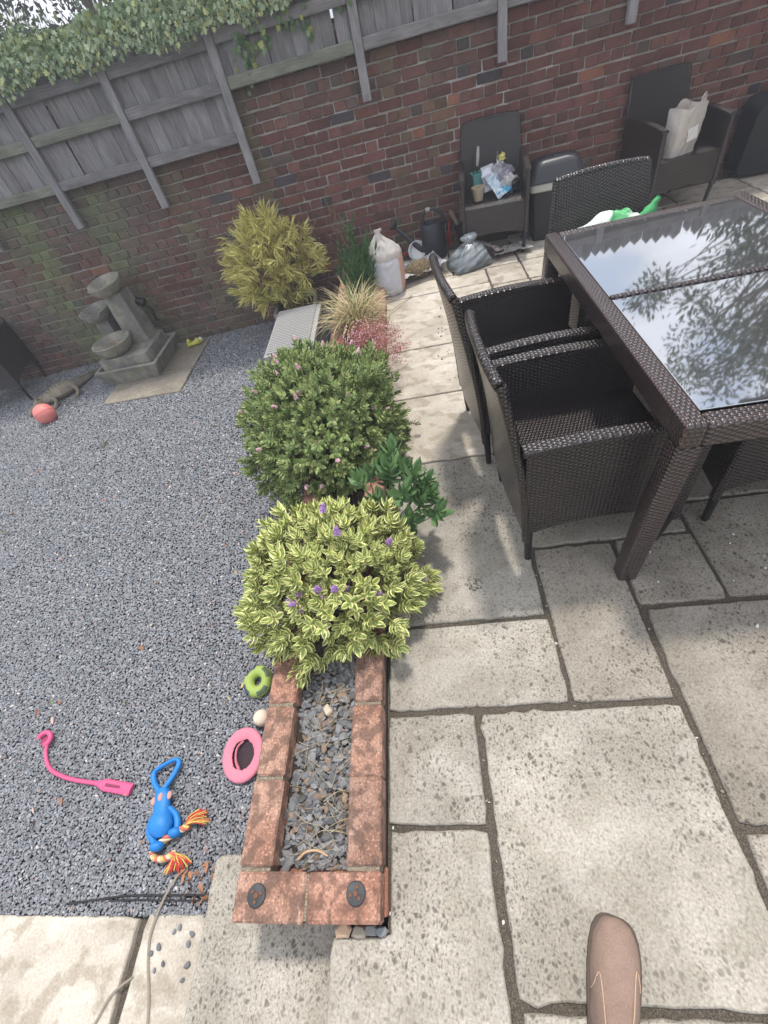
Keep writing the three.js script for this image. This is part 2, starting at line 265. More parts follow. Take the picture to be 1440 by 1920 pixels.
// --- patio: joint bed plus every slab
function slabGeo(poly, th, seed, drop = 0.004) { // irregular hand-dressed edge, small rounded arris
  const r = rng(seed), pts = [];
  for (let i = 0; i < poly.length; i++) {
    const a = poly[i], b = poly[(i + 1) % poly.length], L = Math.hypot(b[0] - a[0], b[1] - a[1]), n = Math.max(2, Math.round(L / 0.035));
    const tx = (b[0] - a[0]) / L, tz = (b[1] - a[1]) / L, c = Math.min(0.006, L * 0.1);
    for (let k = 0; k < n; k++) {
      let t = k / n * (L - 2 * c) + c; const w = k === 0 ? 0 : ((noise3(t * 14 + seed, i * 3.7, 2.5, 5) - 0.5) * 0.010 + (r() - 0.5) * 0.004 - (r() < 0.05 ? 0.010 * r() : 0));
      pts.push([a[0] + tx * t + tz * -w, a[1] + tz * t + tx * w]);
    }
  }
  const inset = (d) => { const n = pts.length; return pts.map((p, i) => { const a = pts[(i + n - 1) % n], b = pts[(i + 1) % n], dx = b[0] - a[0], dz = b[1] - a[1], l = Math.hypot(dx, dz) || 1; return [p[0] + INS * dz / l * d, p[1] - INS * dx / l * d]; }); };
  let area = 0; pts.forEach((p, i) => { const q = pts[(i + 1) % pts.length]; area += p[0] * q[1] - q[0] * p[1]; }); const INS = area > 0 ? -1 : 1;
  const rings = [[0, -th], [0, -0.008], [0.002, -0.0025], [0.006, 0]].map(([d, y]) => inset(d).map(p => [p[0], y, p[1]]));
  if (area > 0) rings.forEach(q => q.reverse());
  const side = loft(rings, { cap: false });
  const top = rings[3].map(p => new THREE.Vector2(p[0], p[2])), tri = THREE.ShapeUtils.triangulateShape(top, []), pos = [];
  for (const t of tri) { const A = top[t[0]], B = top[t[1]], Cc = top[t[2]], cr = (B.x - A.x) * (Cc.y - A.y) - (B.y - A.y) * (Cc.x - A.x); for (const k of cr > 0 ? [t[0], t[2], t[1]] : t) pos.push(top[k].x, 0, top[k].y); }
  const g = new THREE.BufferGeometry(); g.setAttribute('position', new THREE.Float32BufferAttribute(pos, 3)); g.computeVertexNormals();
  return boxUV(mg([side, boxUV(g)]), r() * 5, r() * 5);
}
const rect = (x0, x1, z0, z1) => [[x0, z0], [x1, z0], [x1, z1], [x0, z1]];
const patio = structure('patio', new THREE.Group());
{
  const bed = new THREE.BoxGeometry(4.79, 0.42, 7.0); part('joint_bed', boxUV(bed), M.joint, patio, [2.085, -0.012 - 0.21, -1.85]);
  part('edge_block', boxUV(new THREE.BoxGeometry(0.146, 0.38, 1.4)), M.joint, patio, [-0.386, -0.046 - 0.19, 0.79]);
  const near = [ // x0,x1,z0,z1,mat
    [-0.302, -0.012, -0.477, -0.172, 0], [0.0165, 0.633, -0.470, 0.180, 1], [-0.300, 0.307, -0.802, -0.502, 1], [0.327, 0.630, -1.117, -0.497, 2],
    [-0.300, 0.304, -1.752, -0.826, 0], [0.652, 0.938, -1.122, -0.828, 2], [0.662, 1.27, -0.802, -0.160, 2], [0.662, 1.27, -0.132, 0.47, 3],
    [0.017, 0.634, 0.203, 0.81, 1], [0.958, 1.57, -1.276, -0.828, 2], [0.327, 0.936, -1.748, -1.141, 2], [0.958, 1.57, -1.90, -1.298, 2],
  ];
  let k = 0;
  for (const [x0, x1, z0, z1, m] of near) part('slab', slabGeo(rect(x0 - 0.003, x1 + 0.003, z0 - 0.003, z1 + 0.003), 0.035, 11 + k++), M.slab[m], patio);
  part('slab', slabGeo([[-0.302, -0.155], [-0.0135, -0.155], [-0.0115, 0.78], [-0.466, 0.78], [-0.466, 0.074], [-0.302, 0.074]], 0.045, 40), M.slab[1], patio);
  const far = [
    [-0.306, 0.302, -2.368, -1.770], [0.324, 0.936, -2.368, -1.766], [0.958, 1.57, -2.37, -1.92], [-0.310, 0.300, -2.968, -2.388], [0.322, 0.93, -2.97, -2.388], [0.95, 1.57, -2.97, -2.39],
    [-0.318, 0.552, -3.852, -2.988], [0.574, 0.854, -3.77, -2.99], [0.874, 1.57, -3.76, -2.99], [-0.325, 0.552, -4.126, -3.872], [0.575, 0.852, -4.136, -3.792], [0.873, 1.57, -4.146, -3.782],
    [-0.325, 0.28, -4.72, -4.146], [0.30, 0.85, -4.74, -4.156], [0.873, 1.57, -4.80, -4.166],
    [1.592, 2.20, -4.68, -4.10], [2.222, 2.962, -4.68, -4.10], [2.984, 3.60, -4.79, -4.20], [1.592, 2.34, -4.96, -4.70], [2.362, 2.962, -5.05, -4.70], [2.984, 3.6, -5.10, -4.812],
    [1.592, 2.20, -4.08, -3.48], [2.222, 2.962, -4.08, -3.48], [2.984, 3.6, -4.18, -3.58], [3.622, 4.4, -5.1, -4.3], [3.622, 4.4, -4.28, -3.5],
  ];
  for (const [x0, x1, z0, z1] of far) part('slab', slabGeo(rect(x0 - 0.004, x1 + 0.004, z0 - 0.004, z1 + 0.004), 0.035, 51 + k++), M.smooth[k % 3], patio);
  for (let x = 1.592; x < 4.2; x += 0.632) for (let z = -3.46; z < 1.0; z += 0.632) part('slab', slabGeo(rect(x, x + 0.61, z, z + 0.61), 0.035, 81 + k++), (z < -1.6 ? M.smooth : M.slab)[k % 3], patio);
  for (const [x0, x1, z0, z1] of [[1.292, 1.57, -0.804, -0.16], [1.292, 1.57, -0.132, 0.47], [0.656, 1.57, 0.494, 1.1], [0.017, 0.634, 0.832, 1.4], [-0.466, -0.012, 0.802, 1.4]]) part('slab', slabGeo(rect(x0, x1, z0, z1), 0.035, 131 + k++), M.slab[k % 4], patio);
}
{ // step between patio and gravel
  const s = structure('step', new THREE.Group());
  part('riser', boxUV(new THREE.BoxGeometry(0.44, 0.3, 1.6)), M.joint, s, [-0.70, STEP - 0.19, 0.78]);
  part('slab', slabGeo([[-0.945, -0.098], [-0.925, -0.115], [-0.474, -0.115], [-0.474, 0.58], [-0.938, 0.58]], 0.05, 201), M.slab[1], s, [0, STEP, 0]);
  part('slab', slabGeo(rect(-0.938, -0.474, 0.6, 1.4), 0.05, 202), M.slab[0], s, [0, STEP, 0]);
}
{ // lower path at gravel level
  const s = structure('lower_path', new THREE.Group());
  part('joint_bed', boxUV(new THREE.BoxGeometry(3.4, 0.1, 1.5)), M.joint, s, [-2.62, GY - 0.07, 0.80]);
  part('slab', slabGeo(rect(-1.89, -1.288, 0.048, 0.66), 0.04, 211), M.smooth[1], s, [0, GY + 0.006, 0]);
  part('slab', slabGeo([[-1.252, 0.04], [-0.952, 0.04], [-0.952, 0.66], [-1.262, 0.66]], 0.04, 212), M.smooth[1], s, [0, GY + 0.006, 0]);
  part('slab', slabGeo(rect(-2.52, -1.912, 0.05, 0.66), 0.04, 213), M.smooth[0], s, [0, GY + 0.006, 0]);
  part('slab', slabGeo(rect(-1.8, -0.96, 0.68, 1.3), 0.04, 214), M.smooth[0], s, [0, GY + 0.006, 0]);
}
// --- gravel: sheet plus loose slate chips
{
  const g = new THREE.PlaneGeometry(6.6, 5.2, 1, 1); g.rotateX(-Math.PI / 2);
  const t = colourTex(512, 0.5, (u, v) => { const a = vn(u * 34, v * 40, 0x7fffffff, 3), b = vn(u * 70, v * 80, 0x7fffffff, 13); return mul3([100, 103, 112], 0.35 + 0.5 * a + 0.4 * b); });
  const m = structure('gravel_bed', new THREE.Mesh(boxUV(g), std({ map: t, roughness: 0.95, bumpMap: grainRel, bumpScale: 0.008, color: lin(0.5, 0.5, 0.52) }))); m.position.set(-4.0, GY - 0.006, -2.55); m.receiveShadow = true;
}
function chipGeo(seed, w = 1, h = 0.3, d = 0.7) {
  const r = rng(seed), n = 6 + (seed % 2), pts = [];
  const base = []; for (let i = 0; i < n; i++) { const a = (i + (r() - 0.5) * 0.5) / n * Math.PI * 2, q = 0.40 + 0.12 * r(); base.push([Math.cos(a) * q * w, Math.sin(a) * q * d]); }
  for (const [x, z] of base) { pts.push(V3(x * 0.72, h * (0.42 + 0.1 * r()), z * 0.72), V3(x, (r() - 0.5) * h * 0.3, z), V3(x * 0.7, -h * 0.45, z * 0.7)); }
  const g = new ConvexGeometry(pts); return g;
}
function instances(name, geo, mat, list, parent) { // list: {p:[x,y,z], q:Quaternion|euler, s:number|[..], c:[r,g,b]}
  const im = new THREE.InstancedMesh(geo, mat, list.length), m = new THREE.Matrix4(), e = new THREE.Euler(), q = new THREE.Quaternion(), c = new THREE.Color();
  list.forEach((o, i) => { q.copy(o.q instanceof THREE.Quaternion ? o.q : new THREE.Quaternion().setFromEuler(e.set(...o.q))); const s = Array.isArray(o.s) ? o.s : [o.s, o.s, o.s]; m.compose(V3(...o.p), q, V3(...s)); im.setMatrixAt(i, m); if (o.c) im.setColorAt(i, c.setRGB(...o.c)); });
  im.name = name; im.userData.kind = 'stuff'; shade(im); parent.add(im); return im;
}
const chipMat = std({ color: 0xffffff, roughness: 0.62 });
const chipColour = r => { const t = r(), k = 0.75 + 0.6 * r(); if (t > 0.992) return [0.55, 0.5, 0.46]; if (t > 0.975) return [0.26 * k, 0.19 * k, 0.17 * k]; if (t > 0.93) return [0.22 * k, 0.22 * k, 0.23 * k]; return mul3(mix3([0.125, 0.13, 0.146], [0.255, 0.26, 0.28], r()), k); };
{
  const s = new THREE.Group(); s.name = numbered('slate_gravel'); s.userData = { label: 'blue grey slate chippings covering the lower yard', category: 'gravel', kind: 'stuff' }; scene.add(s);
  const r = rng(77), L = [[], [], []];
  for (let z = -4.9; z < 0.045;) {
    const st0 = 0.0074 + 0.0017 * Math.max(0, -z);
    for (let x = -6.2; x < -0.75; x += st0) {
      const X = x + (r() - 0.5) * st0 * 1.4, Z = z + (r() - 0.5) * st0 * 1.4;
      if (z > 0.03 && X > -0.95) continue;
      if (Z < -4.95 - 0.085 * X + 0.03) continue;
      if (X > -3.2 && X < -2.36 && Z < -3.62 && Z > -4.62) continue; // paving under the fountain
      if (!inView(X, GY, Z, 0.12)) continue;
      const k = (0.0100 + 0.0075 * r()) * (1 + 0.19 * Math.max(0, -z));
      L[(r() * 3) | 0].push({ p: [X, GY + 0.001 + r() * 0.006, Z], q: [(r() - 0.5) * 0.9, r() * 6.28, (r() - 0.5) * 0.9], s: k, c: chipColour(r) });
    }
    z += st0;
  }
  L.forEach((l, i) => instances('chips', chipGeo(5 + i, 1.15, 0.34, 0.72), chipMat, l, s));
  console.log('chips', L.map(l => l.length).join());
}
// ================================================================ brick wall (English bond) with fence, ivy and trees behind
const WA = Math.atan(0.085), WO = V3(0, 0, -4.96), WX = V3(Math.cos(WA), 0, -Math.sin(WA)), WN = V3(Math.sin(WA), 0, Math.cos(WA));
const wp = (s, y, off = 0) => WO.clone().addScaledVector(WX, s).addScaledVector(WN, off).setY(y);
// algae on the shaded damp end of the wall: patches and runs below the fence posts
function algae(s, y) {
  const broad = sstep(-0.6, -3.2, s) * (0.35 + 0.65 * sstep(0.32, 0.58, fbm(s * 1.7 + 40, y * 1.3 + 40, 4096, 91, 4)));
  const under = sstep(0.8, 1.5, y) * sstep(1.9, 0.3, s) * 0.5 * sstep(0.35, 0.6, fbm(s * 3.1 + 80, y * 0.9 + 80, 4096, 57, 3));
  let run = 0; for (const [c, w, a] of [[-3.62, 0.13, 1], [-3.82, 0.10, 0.6], [-2.88, 0.14, 0.75], [-2.1, 0.10, 0.35], [-1.32, 0.09, 0.35], [-0.05, 0.06, 0.3], [0.25, 0.07, 0.35]]) run = Math.max(run, a * Math.exp(-Math.pow((s - c + 0.06 * Math.sin(y * 5)) / w, 2)) * sstep(0.3, 0.55, fbm(s * 9 + 20, y * 3 + 20, 4096, 37, 4) + 0.1));
  return { broad: clamp(broad + under), run: clamp(run) };
}
const wall = thing('brick_wall', 'long dark red brick wall with pale mortar, fence on top', 'wall', [WO.x, 0, WO.z], WA);
{
  const C = 0.076, top = 1.62, S0 = -5.6, S1 = 4.4, r = rng(31);
  // recessed mortar face
  const nx = 250, ny = 52, g = new THREE.PlaneGeometry(S1 - S0, 2.2, nx, ny); g.translate((S0 + S1) / 2, -0.55 + 1.1, -0.006);
  colorBy(g, (x, y) => { const a = algae(x, y), n = fbm(x * 6 + 60, y * 6 + 60, 4096, 12, 4), wht = sstep(0.5, 0.62, fbm(x * 5 + 11, y * 5 + 7, 4096, 71, 4)) * sstep(-1.3, -0.6, x) * sstep(2.2, 0.9, x) * sstep(0.1, 0.7, y); let c = mix3([0.33, 0.30, 0.27], [0.55, 0.51, 0.46], n); c = mix3(c, [0.74, 0.72, 0.70], wht * 0.75); c = mix3(c, [0.27, 0.26, 0.20], a.broad * 0.55); return mix3(c, [0.27, 0.33, 0.16], a.run * 0.8); });
  part('mortar', g, M.mortar, wall);
  part('core', boxUV(new THREE.BoxGeometry(S1 - S0, 2.25, 0.2)), M.joint, wall, [(S0 + S1) / 2, 0.55, -0.125]);
  const H = [0, 1, 2].map(i => chamferBox(0.0945, 0.0650, 0.03, 0.0035, 0.005, 300 + i)), T = [0, 1, 2].map(i => chamferBox(0.1970, 0.0650, 0.03, 0.0035, 0.006, 310 + i));
  const base = [[0.185, 0.082, 0.066], [0.170, 0.076, 0.063], [0.20, 0.087, 0.067], [0.156, 0.071, 0.061], [0.176, 0.085, 0.070], [0.23, 0.105, 0.085], [0.088, 0.072, 0.080], [0.33, 0.140, 0.090], [0.195, 0.082, 0.073], [0.135, 0.096, 0.083]];
  const pick = () => { const t = r(); return t < 0.035 ? 6 : t < 0.05 ? 7 : t < 0.10 ? 5 : t < 0.13 ? 9 : [0, 1, 2, 3, 4, 8][(r() * 6) | 0]; };
  const all = [];
  for (let i = 0, y = GY - 0.06; y < top; i++, y += C) {
    const head = i % 2, pitch = head ? 0.1025 : 0.205;
    for (let s = S0 + (i % 4 > 1 ? 0.012 : 0) + (r() - 0.5) * 0.012; s < S1; s += pitch) {
      const kk = pick(), a = algae(s, y), n = fbm(s * 3 + 90, y * 3 + 30, 4096, 14, 3), q = wp(s, y), vis = inView(q.x, q.y, q.z, 0.02);
      let c = mul3(base[kk], 0.88 + 0.5 * r()); c = mix3(c, mul3([0.20, 0.172, 0.142], 0.6 + n * 0.7), clamp(a.broad * (0.55 + 0.45 * r()))); c = mix3(c, mul3([0.22, 0.27, 0.13], 0.8 + 0.4 * r()), a.run * (0.6 + 0.4 * r()));
      const v = V3(q.x, q.y, q.z).project(camera), v2 = V3(q.x, q.y + 0.05, q.z).project(camera), size = vis ? Math.hypot((v.x - v2.x) * 0.75, v.y - v2.y) * (head ? 1 : 2) : 0;
      all.push({ head, s, y, c, kk, size, clean: a.broad < 0.3 && a.run < 0.15, j: [(r() - 0.5) * 0.007, (r() - 0.5) * 0.006, (r() - 0.5) * 0.009, (r() - 0.5) * 0.014], gi: (r() * 3) | 0 });
    }
  }
  const own = new Set(all.filter(b => b.clean && b.size > 0).sort((a, b) => b.size - a.size).slice(0, 296));
  const mats = base.flatMap(b => [0.95, 1.1, 1.32].map(k => std({ map: brickTex, bumpMap: brickRel, bumpScale: 0.003, roughness: 0.92, color: lin(...mul3(b, k)) })));
  const rest = [];
  for (const b of all) {
    const g0 = (b.head ? H : T)[b.gi], pos = [b.s + b.j[0], b.y + b.j[1], -0.006 + b.j[2]];
    if (own.has(b)) part('brick', g0, mats[b.kk * 3 + ((r() * 3) | 0)], wall, pos, [0, 0, b.j[3]]);
    else { const q = g0.clone(); q.rotateZ(b.j[3]); q.translate(...pos); const uv = q.attributes.uv; for (let i = 0; i < uv.count; i++) uv.setXY(i, uv.getX(i) + b.s, uv.getY(i) + b.y); rest.push(tint(q, b.c)); }
  }
  part('brickwork', mg(rest), M.brickMass, wall).userData.kind = 'stuff';
  console.log('bricks', all.length);
}
const fence = thing('timber_fence', 'weathered grey board fence with posts and rails along the wall top', 'fence', [WO.x, 0, WO.z], WA);
{
  const posts = [[-4.72, 0.87], [-3.86, 0.87], [-3.02, 0.88], [-2.195, 0.865], [-1.328, 0.86], [-0.25, 1.185], [0.84, 1.19], [1.817, 1.20], [2.83, 1.2], [3.84, 1.2]], r = rng(5);
  const G0 = [0, 1, 2].map(i => chamferBox(1, 1, 1, 0.001, 0, i));
  const bar = (w, h, d, seed, along) => { const g = chamferBox(w, h, d, 0.005, 0.003, seed); if (along) { const uv = g.attributes.uv; for (let i = 0; i < uv.count; i++) { const u = uv.getX(i); uv.setXY(i, uv.getY(i), u); } } return g; };
  posts.forEach(([s, y0], i) => part('post', bar(0.068, 1.80 - y0, 0.05, 401 + i), i < 3 ? M.wood[0] : M.wood[2], fence, [s, (1.80 + y0) / 2, 0.085]));
  for (let i = 0; i < posts.length - 1; i++) {
    const a = posts[i][0] + 0.036, b = posts[i + 1][0] - 0.036, left = posts[i][0] < -1.4;
    for (const [y, h, gm] of left ? [[1.19, 0.068, i < 2], [1.494, 0.072, i < 3], [1.738, 0.075, 0]] : [[1.502, 0.074, i === 4], [1.757, 0.072, 0]]) part('rail', bar(b - a, h, 0.042, 430 + i * 3, true), gm ? M.woodGreen : M.wood[left ? 1 : 3], fence, [(a + b) / 2, y + (r() - 0.5) * 0.006, 0.078]);
  }
  let bi = 0; for (let s = -4.9; s < 4.3;) {
    const w = 0.092 + r() * 0.02, y0 = s < -1.36 ? 1.165 : 1.475, y1 = 1.95 + (r() - 0.5) * 0.07, t = 0.014, p = 0.05;
    const sh = new THREE.Shape([new THREE.Vector2(-w / 2, y0), new THREE.Vector2(w / 2, y0), new THREE.Vector2(w / 2, y1 - p), new THREE.Vector2(0, y1), new THREE.Vector2(-w / 2, y1 - p)]);
    const g = boxUV(new THREE.ExtrudeGeometry(sh, { depth: t, bevelEnabled: true, bevelSize: 0.0015, bevelThickness: 0.0015, bevelSegments: 1 }), r() * 3, r() * 3);
    part('board', g, M.wood[(r() * 4) | 0], fence, [s, 0, 0.028 + (bi++ % 2) * 0.007], [0, (r() - 0.5) * 0.05, (r() - 0.5) * 0.012]);
    s += w - 0.004 + r() * 0.005;
  }
}

// ================================================================ raised planter
const planter = thing('brick_planter', 'long narrow planter edged in orange brick running to the wall', 'planter');
{
  const y = 0.0675, r = rng(9), P = 0.223;
  const LB = [0, 1, 2, 3].map(i => chamferBox(0.100, 0.065, 0.213, 0.005, 0.004, 500 + i)), EB = [0, 1].map(i => chamferBox(0.201, 0.065, 0.108, 0.006, 0.004, 510 + i));
  part('end_brick', EB[0], M.cope[0], planter, [-0.6205, y, -0.0055]); part('end_brick', EB[1], M.cope[1], planter, [-0.4105, y, -0.0055]);
  for (let k = 0; k < 22; k++) {
    const zc = -0.066 - P * (k + 0.5);
    if (zc > -4.72) { part('coping_brick', LB[(k * 3) % 4], M.cope[(r() * 3) | 0], planter, [-0.672 - (k > 5 ? 0.008 : 0), y + (r() - 0.5) * 0.004, zc], [0, (r() - 0.5) * 0.012, (r() - 0.5) * 0.012]); }
    const zr = k ? zc + 0.012 : zc + 0.0; part('coping_brick', LB[(k * 5 + 1) % 4], M.cope[(r() * 3) | 0], planter, [-0.3585, y + (r() - 0.5) * 0.004, zr], [0, (r() - 0.5) * 0.012, (r() - 0.5) * 0.012]);
  }
  // mortar bedding showing between the bricks, and the walls below
  part('mortar_bed', boxUV(mg([at(new THREE.BoxGeometry(0.090, 0.055, 4.82), -0.674, 0.0655, -2.47), at(new THREE.BoxGeometry(0.090, 0.055, 4.82), -0.3585, 0.0655, -2.47), at(new THREE.BoxGeometry(0.40, 0.054, 0.096), -0.5155, 0.0655, -0.0055)])), M.copeMortar, planter);
  const lower = [];
  for (const [x, z0, len] of [[-0.676, -4.85, 4.88], [-0.353, -4.85, 4.80]]) for (let c = 0; c < 5; c++) for (let z = z0 + (c % 2) * 0.11; z + 0.216 < (x < -0.5 ? 0.03 : -0.08); z += 0.2235) lower.push(tint(at(LB[c % 4], x + (x < -0.5 ? 0.006 : -0.012), -0.002 - 0.075 * c, z + 0.11), mul3([0.36, 0.16, 0.10], 0.7 + 0.5 * r())));
  for (let c = 0; c < 5; c++) for (const x of [-0.61, -0.41]) lower.push(tint(at(EB[0], x + 0.004, -0.002 - 0.075 * c, -0.02), mul3([0.36, 0.16, 0.10], 0.7 + 0.5 * r())));
  const lw = part('lower_courses', mg(lower), M.brickMass, planter); lw.userData.kind = 'stuff';
  part('wall_mortar', boxUV(mg([at(new THREE.BoxGeometry(0.084, 0.38, 4.86), -0.670, -0.155, -2.42), at(new THREE.BoxGeometry(0.084, 0.38, 4.86), -0.355, -0.155, -2.42), at(new THREE.BoxGeometry(0.36, 0.38, 0.07), -0.52, -0.155, -0.02)])), M.joint, planter);
  // rusty round fixing plates on the end bricks
  for (const [x, z, t] of [[-0.655, -0.008, 0.4], [-0.375, -0.013, 1.3]]) {
    const g = loft([circle(0, 0, 0, 0.0265), circle(0, 0.0035, 0, 0.0265), circle(0, 0.005, 0, 0.024)]);
    const pl = part('fixing_plate', g, std({ color: lin(0.075, 0.078, 0.085), roughness: 0.6, metalness: 0.3, map: blotch }), planter, [x, 0.100, z], [0, t, 0]);
    const rust = std({ color: lin(0.20, 0.085, 0.045), roughness: 0.9, map: grain });
    for (let k = 0; k < 3; k++) { const a = k * 2.09; part('screw', new THREE.CylinderGeometry(0.0045, 0.0045, 0.004, 8), rust, pl, [Math.cos(a) * 0.014, 0.006, Math.sin(a) * 0.014]); }
    part('hub', new THREE.CylinderGeometry(0.006, 0.008, 0.005, 10), rust, pl, [0, 0.006, 0]);
  }
  // filling
  const soil = new THREE.PlaneGeometry(0.25, 4.78, 10, 120); soil.rotateX(-Math.PI / 2); soil.translate(-0.5155, 0.028, -2.46);
  { const p = soil.attributes.position; for (let i = 0; i < p.count; i++) p.setY(i, 0.022 + 0.022 * fbm(p.getX(i) * 14 + 9, p.getZ(i) * 14 + 99, 4096, 6, 3)); soil.computeVertexNormals(); }
  part('soil', boxUV(soil), M.soil, planter);
  const ch = [[], [], []];
  for (let i = 0; i < 2000; i++) { const z = -0.068 - r() * 0.95; if (z < -0.75 && r() < 0.5) continue; const k = 0.014 + 0.036 * r() * r(); ch[i % 3].push({ p: [-0.615 + r() * 0.198, 0.030 + r() * 0.016, z], q: [(r() - 0.5) * 1.4, r() * 6.3, (r() - 0.5) * 1.4], s: k, c: r() < 0.16 ? mul3([0.24, 0.17, 0.12], 0.6 + 0.6 * r()) : mul3([0.17, 0.17, 0.175], 0.5 + 0.9 * r()) }); }
  ch.forEach((l, i) => instances('slate_pieces', chipGeo(20 + i * 2, 1.25, 0.26, 0.8), chipMat, l, planter));
  const st = [];
  for (let i = 0; i < 70; i++) { const x = -0.60 + r() * 0.17, z = -0.08 - r() * 0.56, a = r() * 6.3, l = 0.015 + r() * 0.035; st.push(rod([[x - Math.cos(a) * l, 0.050 + r() * 0.008, z - Math.sin(a) * l], [x + (r() - 0.5) * 0.022, 0.052 + r() * 0.008, z + (r() - 0.5) * 0.022], [x + Math.cos(a) * l, 0.050 + r() * 0.008, z + Math.sin(a) * l]], 0.0007 + r() * 0.0008, 0.0005, 5, 8)); }
  part('dry_stems', mg(st), M.straw, planter).userData.kind = 'stuff';
  part('curved_root', rod([[-0.565, 0.05, -0.088], [-0.54, 0.06, -0.104], [-0.505, 0.062, -0.107], [-0.475, 0.055, -0.095]], 0.0045, 0.003, 7, 12), plain(206, 170, 136, 0.8), planter);
  part('pale_stone', chamferBox(0.024, 0.018, 0.034, 0.005, 0.006, 77), plain(205, 192, 170, 0.9), planter, [-0.512, 0.056, -0.50], [0.2, 0.5, 0.1]);
  // pebbles wedged behind the end brick
  [[-0.43, 0.062, 0.02, [224, 190, 160]], [-0.385, 0.064, 0.017, [176, 166, 150]], [-0.352, 0.06, 0.015, [150, 150, 148]], [-0.325, 0.063, 0.013, [140, 146, 150]]].forEach(([x, z, s, c], i) => part('pebble', (() => { const g = chipGeo(90 + i * 3, 1.3, 0.7, 0.9); g.scale(s * 2.4, s * 2, s * 2.2); return g; })(), plain(...c, 0.85), planter, [x, 0.008, z]));
}

// ================================================================ plants
function leafGeo(L, W, cols, { fold = 0.25, bend = 0.3, rows = 4, tip = 0.75 } = {}) { // along +y, face +z; cols: [inner, margin|null]
  const pos = [], col = [], idx = [], strips = cols[1] ? [[-1, -0.58, 1], [-0.58, 0, 0], [0, 0.58, 0], [0.58, 1, 1]] : [[-1, 0, 0], [0, 1, 0]];
  for (const [a, b, c] of strips) {
    const o = pos.length / 3;
    for (let i = 0; i <= rows; i++) {
      const t = i / rows, w = W / 2 * Math.pow(Math.sin(Math.PI * Math.pow(clamp(t * 0.94 + 0.05), tip)), 0.8), y = L * Math.sin(bend * t) / bend, z0 = -L * (1 - Math.cos(bend * t)) / bend;
      for (const u of [a, b]) { pos.push(u * w, y, z0 + Math.abs(u) * w * fold); const k = cols[c]; col.push(...k); }
    }
    for (let i = 0; i < rows; i++) { const q = o + i * 2; idx.push(q, q + 1, q + 3, q, q + 3, q + 2); }
  }
  const g = new THREE.BufferGeometry(); g.setAttribute('position', new THREE.Float32BufferAttribute(pos, 3)); g.setAttribute('color', new THREE.Float32BufferAttribute(col, 3)); g.setAttribute('uv', new THREE.Float32BufferAttribute(new Float32Array(pos.length / 3 * 2), 2)); g.setIndex(idx); g.computeVertexNormals(); return g.toNonIndexed();
}
// leafy shoot along +y: opposite pairs, spreading lower down
function shoot(seed, { pairs = 6, L = 0.04, W = 0.016, len = 0.05, cols, spread = [1.35, 0.35], twist = Math.PI / 2, opt = {}, vary = 0.25, stem = [0.16, 0.17, 0.06] }) {
  const r = rng(seed), out = [];
  for (let k = 0; k < pairs; k++) for (const s of [0, 1]) {
    const t = k / (pairs - 1 || 1), l = L * (0.75 + 0.5 * Math.sin(Math.PI * (0.25 + 0.65 * t))) * (1 - vary / 2 + vary * r()), v = 1 - vary * 0.6 + vary * 1.2 * r();
    const c = cols(r, t), g = leafGeo(l, W * (l / L), [mul3(c[0], v), c[1] && mul3(c[1], v)], { bend: 0.25 + 0.5 * r(), fold: 0.3, rows: 3, ...opt });
    g.rotateX(lerp(spread[0], spread[1], t) + (r() - 0.5) * 0.3); g.rotateY(k * twist + s * Math.PI + (r() - 0.5) * 0.4); g.translate(0, len * t, 0); out.push(g);
  }
  const st = rod([[0, -len * 0.9, 0], [0, 0, 0], [0, len, 0]], 0.0016, 0.001, 4, 2, false); out.push(tint(st.toNonIndexed(), stem));
  return mg(out);
}
const UP = V3(0, 1, 0);
function toward(d, spin) { const q = new THREE.Quaternion().setFromUnitVectors(UP, d.clone().normalize()); return q.multiply(new THREE.Quaternion().setFromAxisAngle(UP, spin)); }
// own meshes for the nearest ones, one mass for the rest
function scatter(parent, name, geos, mat, list, max = 290) {
  const o = parent.position; list.forEach(a => a.d = Math.hypot(a.p[0] + o.x, a.p[1] + o.y - 1.6, a.p[2] + o.z)); list.sort((a, b) => a.d - b.d);
  list.slice(0, max).forEach((a, i) => { const m = part(name, geos[i % geos.length], mat, parent, a.p); m.quaternion.copy(a.q); m.scale.setScalar(a.s); });
  if (list.length > max) instances(name + '_mass', geos[0], mat, list.slice(max), parent);
}
function dome(n, R, r, { low = -0.35, jitter = 0.12, upBias = 0.5, sc = [0.8, 1.2], lump = 0.15, seed = 1, inner = 0.25, shape } = {}) {
  const out = [];
  for (let i = 0; i < n; i++) {
    const y = low + (1 - low) * (i + 0.5) / n, a = i * 2.39996 + r() * 0.5, q = Math.sqrt(Math.max(0, 1 - y * y));
    const d = V3(Math.cos(a) * q, y, Math.sin(a) * q), k = 1 + (noise3(d.x * 2.2 + 9, d.y * 2.2 + 9, d.z * 2.2 + 9, seed) - 0.5) * 2 * lump - (r() < inner ? r() * 0.35 : 0) + (r() - 0.5) * jitter;
    const sh = shape ? shape(d) : 1;
    const p = [d.x * R[0] * k * sh, d.y * R[1] * k, d.z * R[2] * k * sh], dir = V3(d.x / R[0], d.y / R[1], d.z / R[2]).normalize().add(V3((r() - 0.5) * 0.7, upBias + (r() - 0.5) * 0.4, (r() - 0.5) * 0.7));
    out.push({ p, q: toward(dir, r() * 6.28), s: lerp(sc[0], sc[1], r()) });
  }
  return out;
}
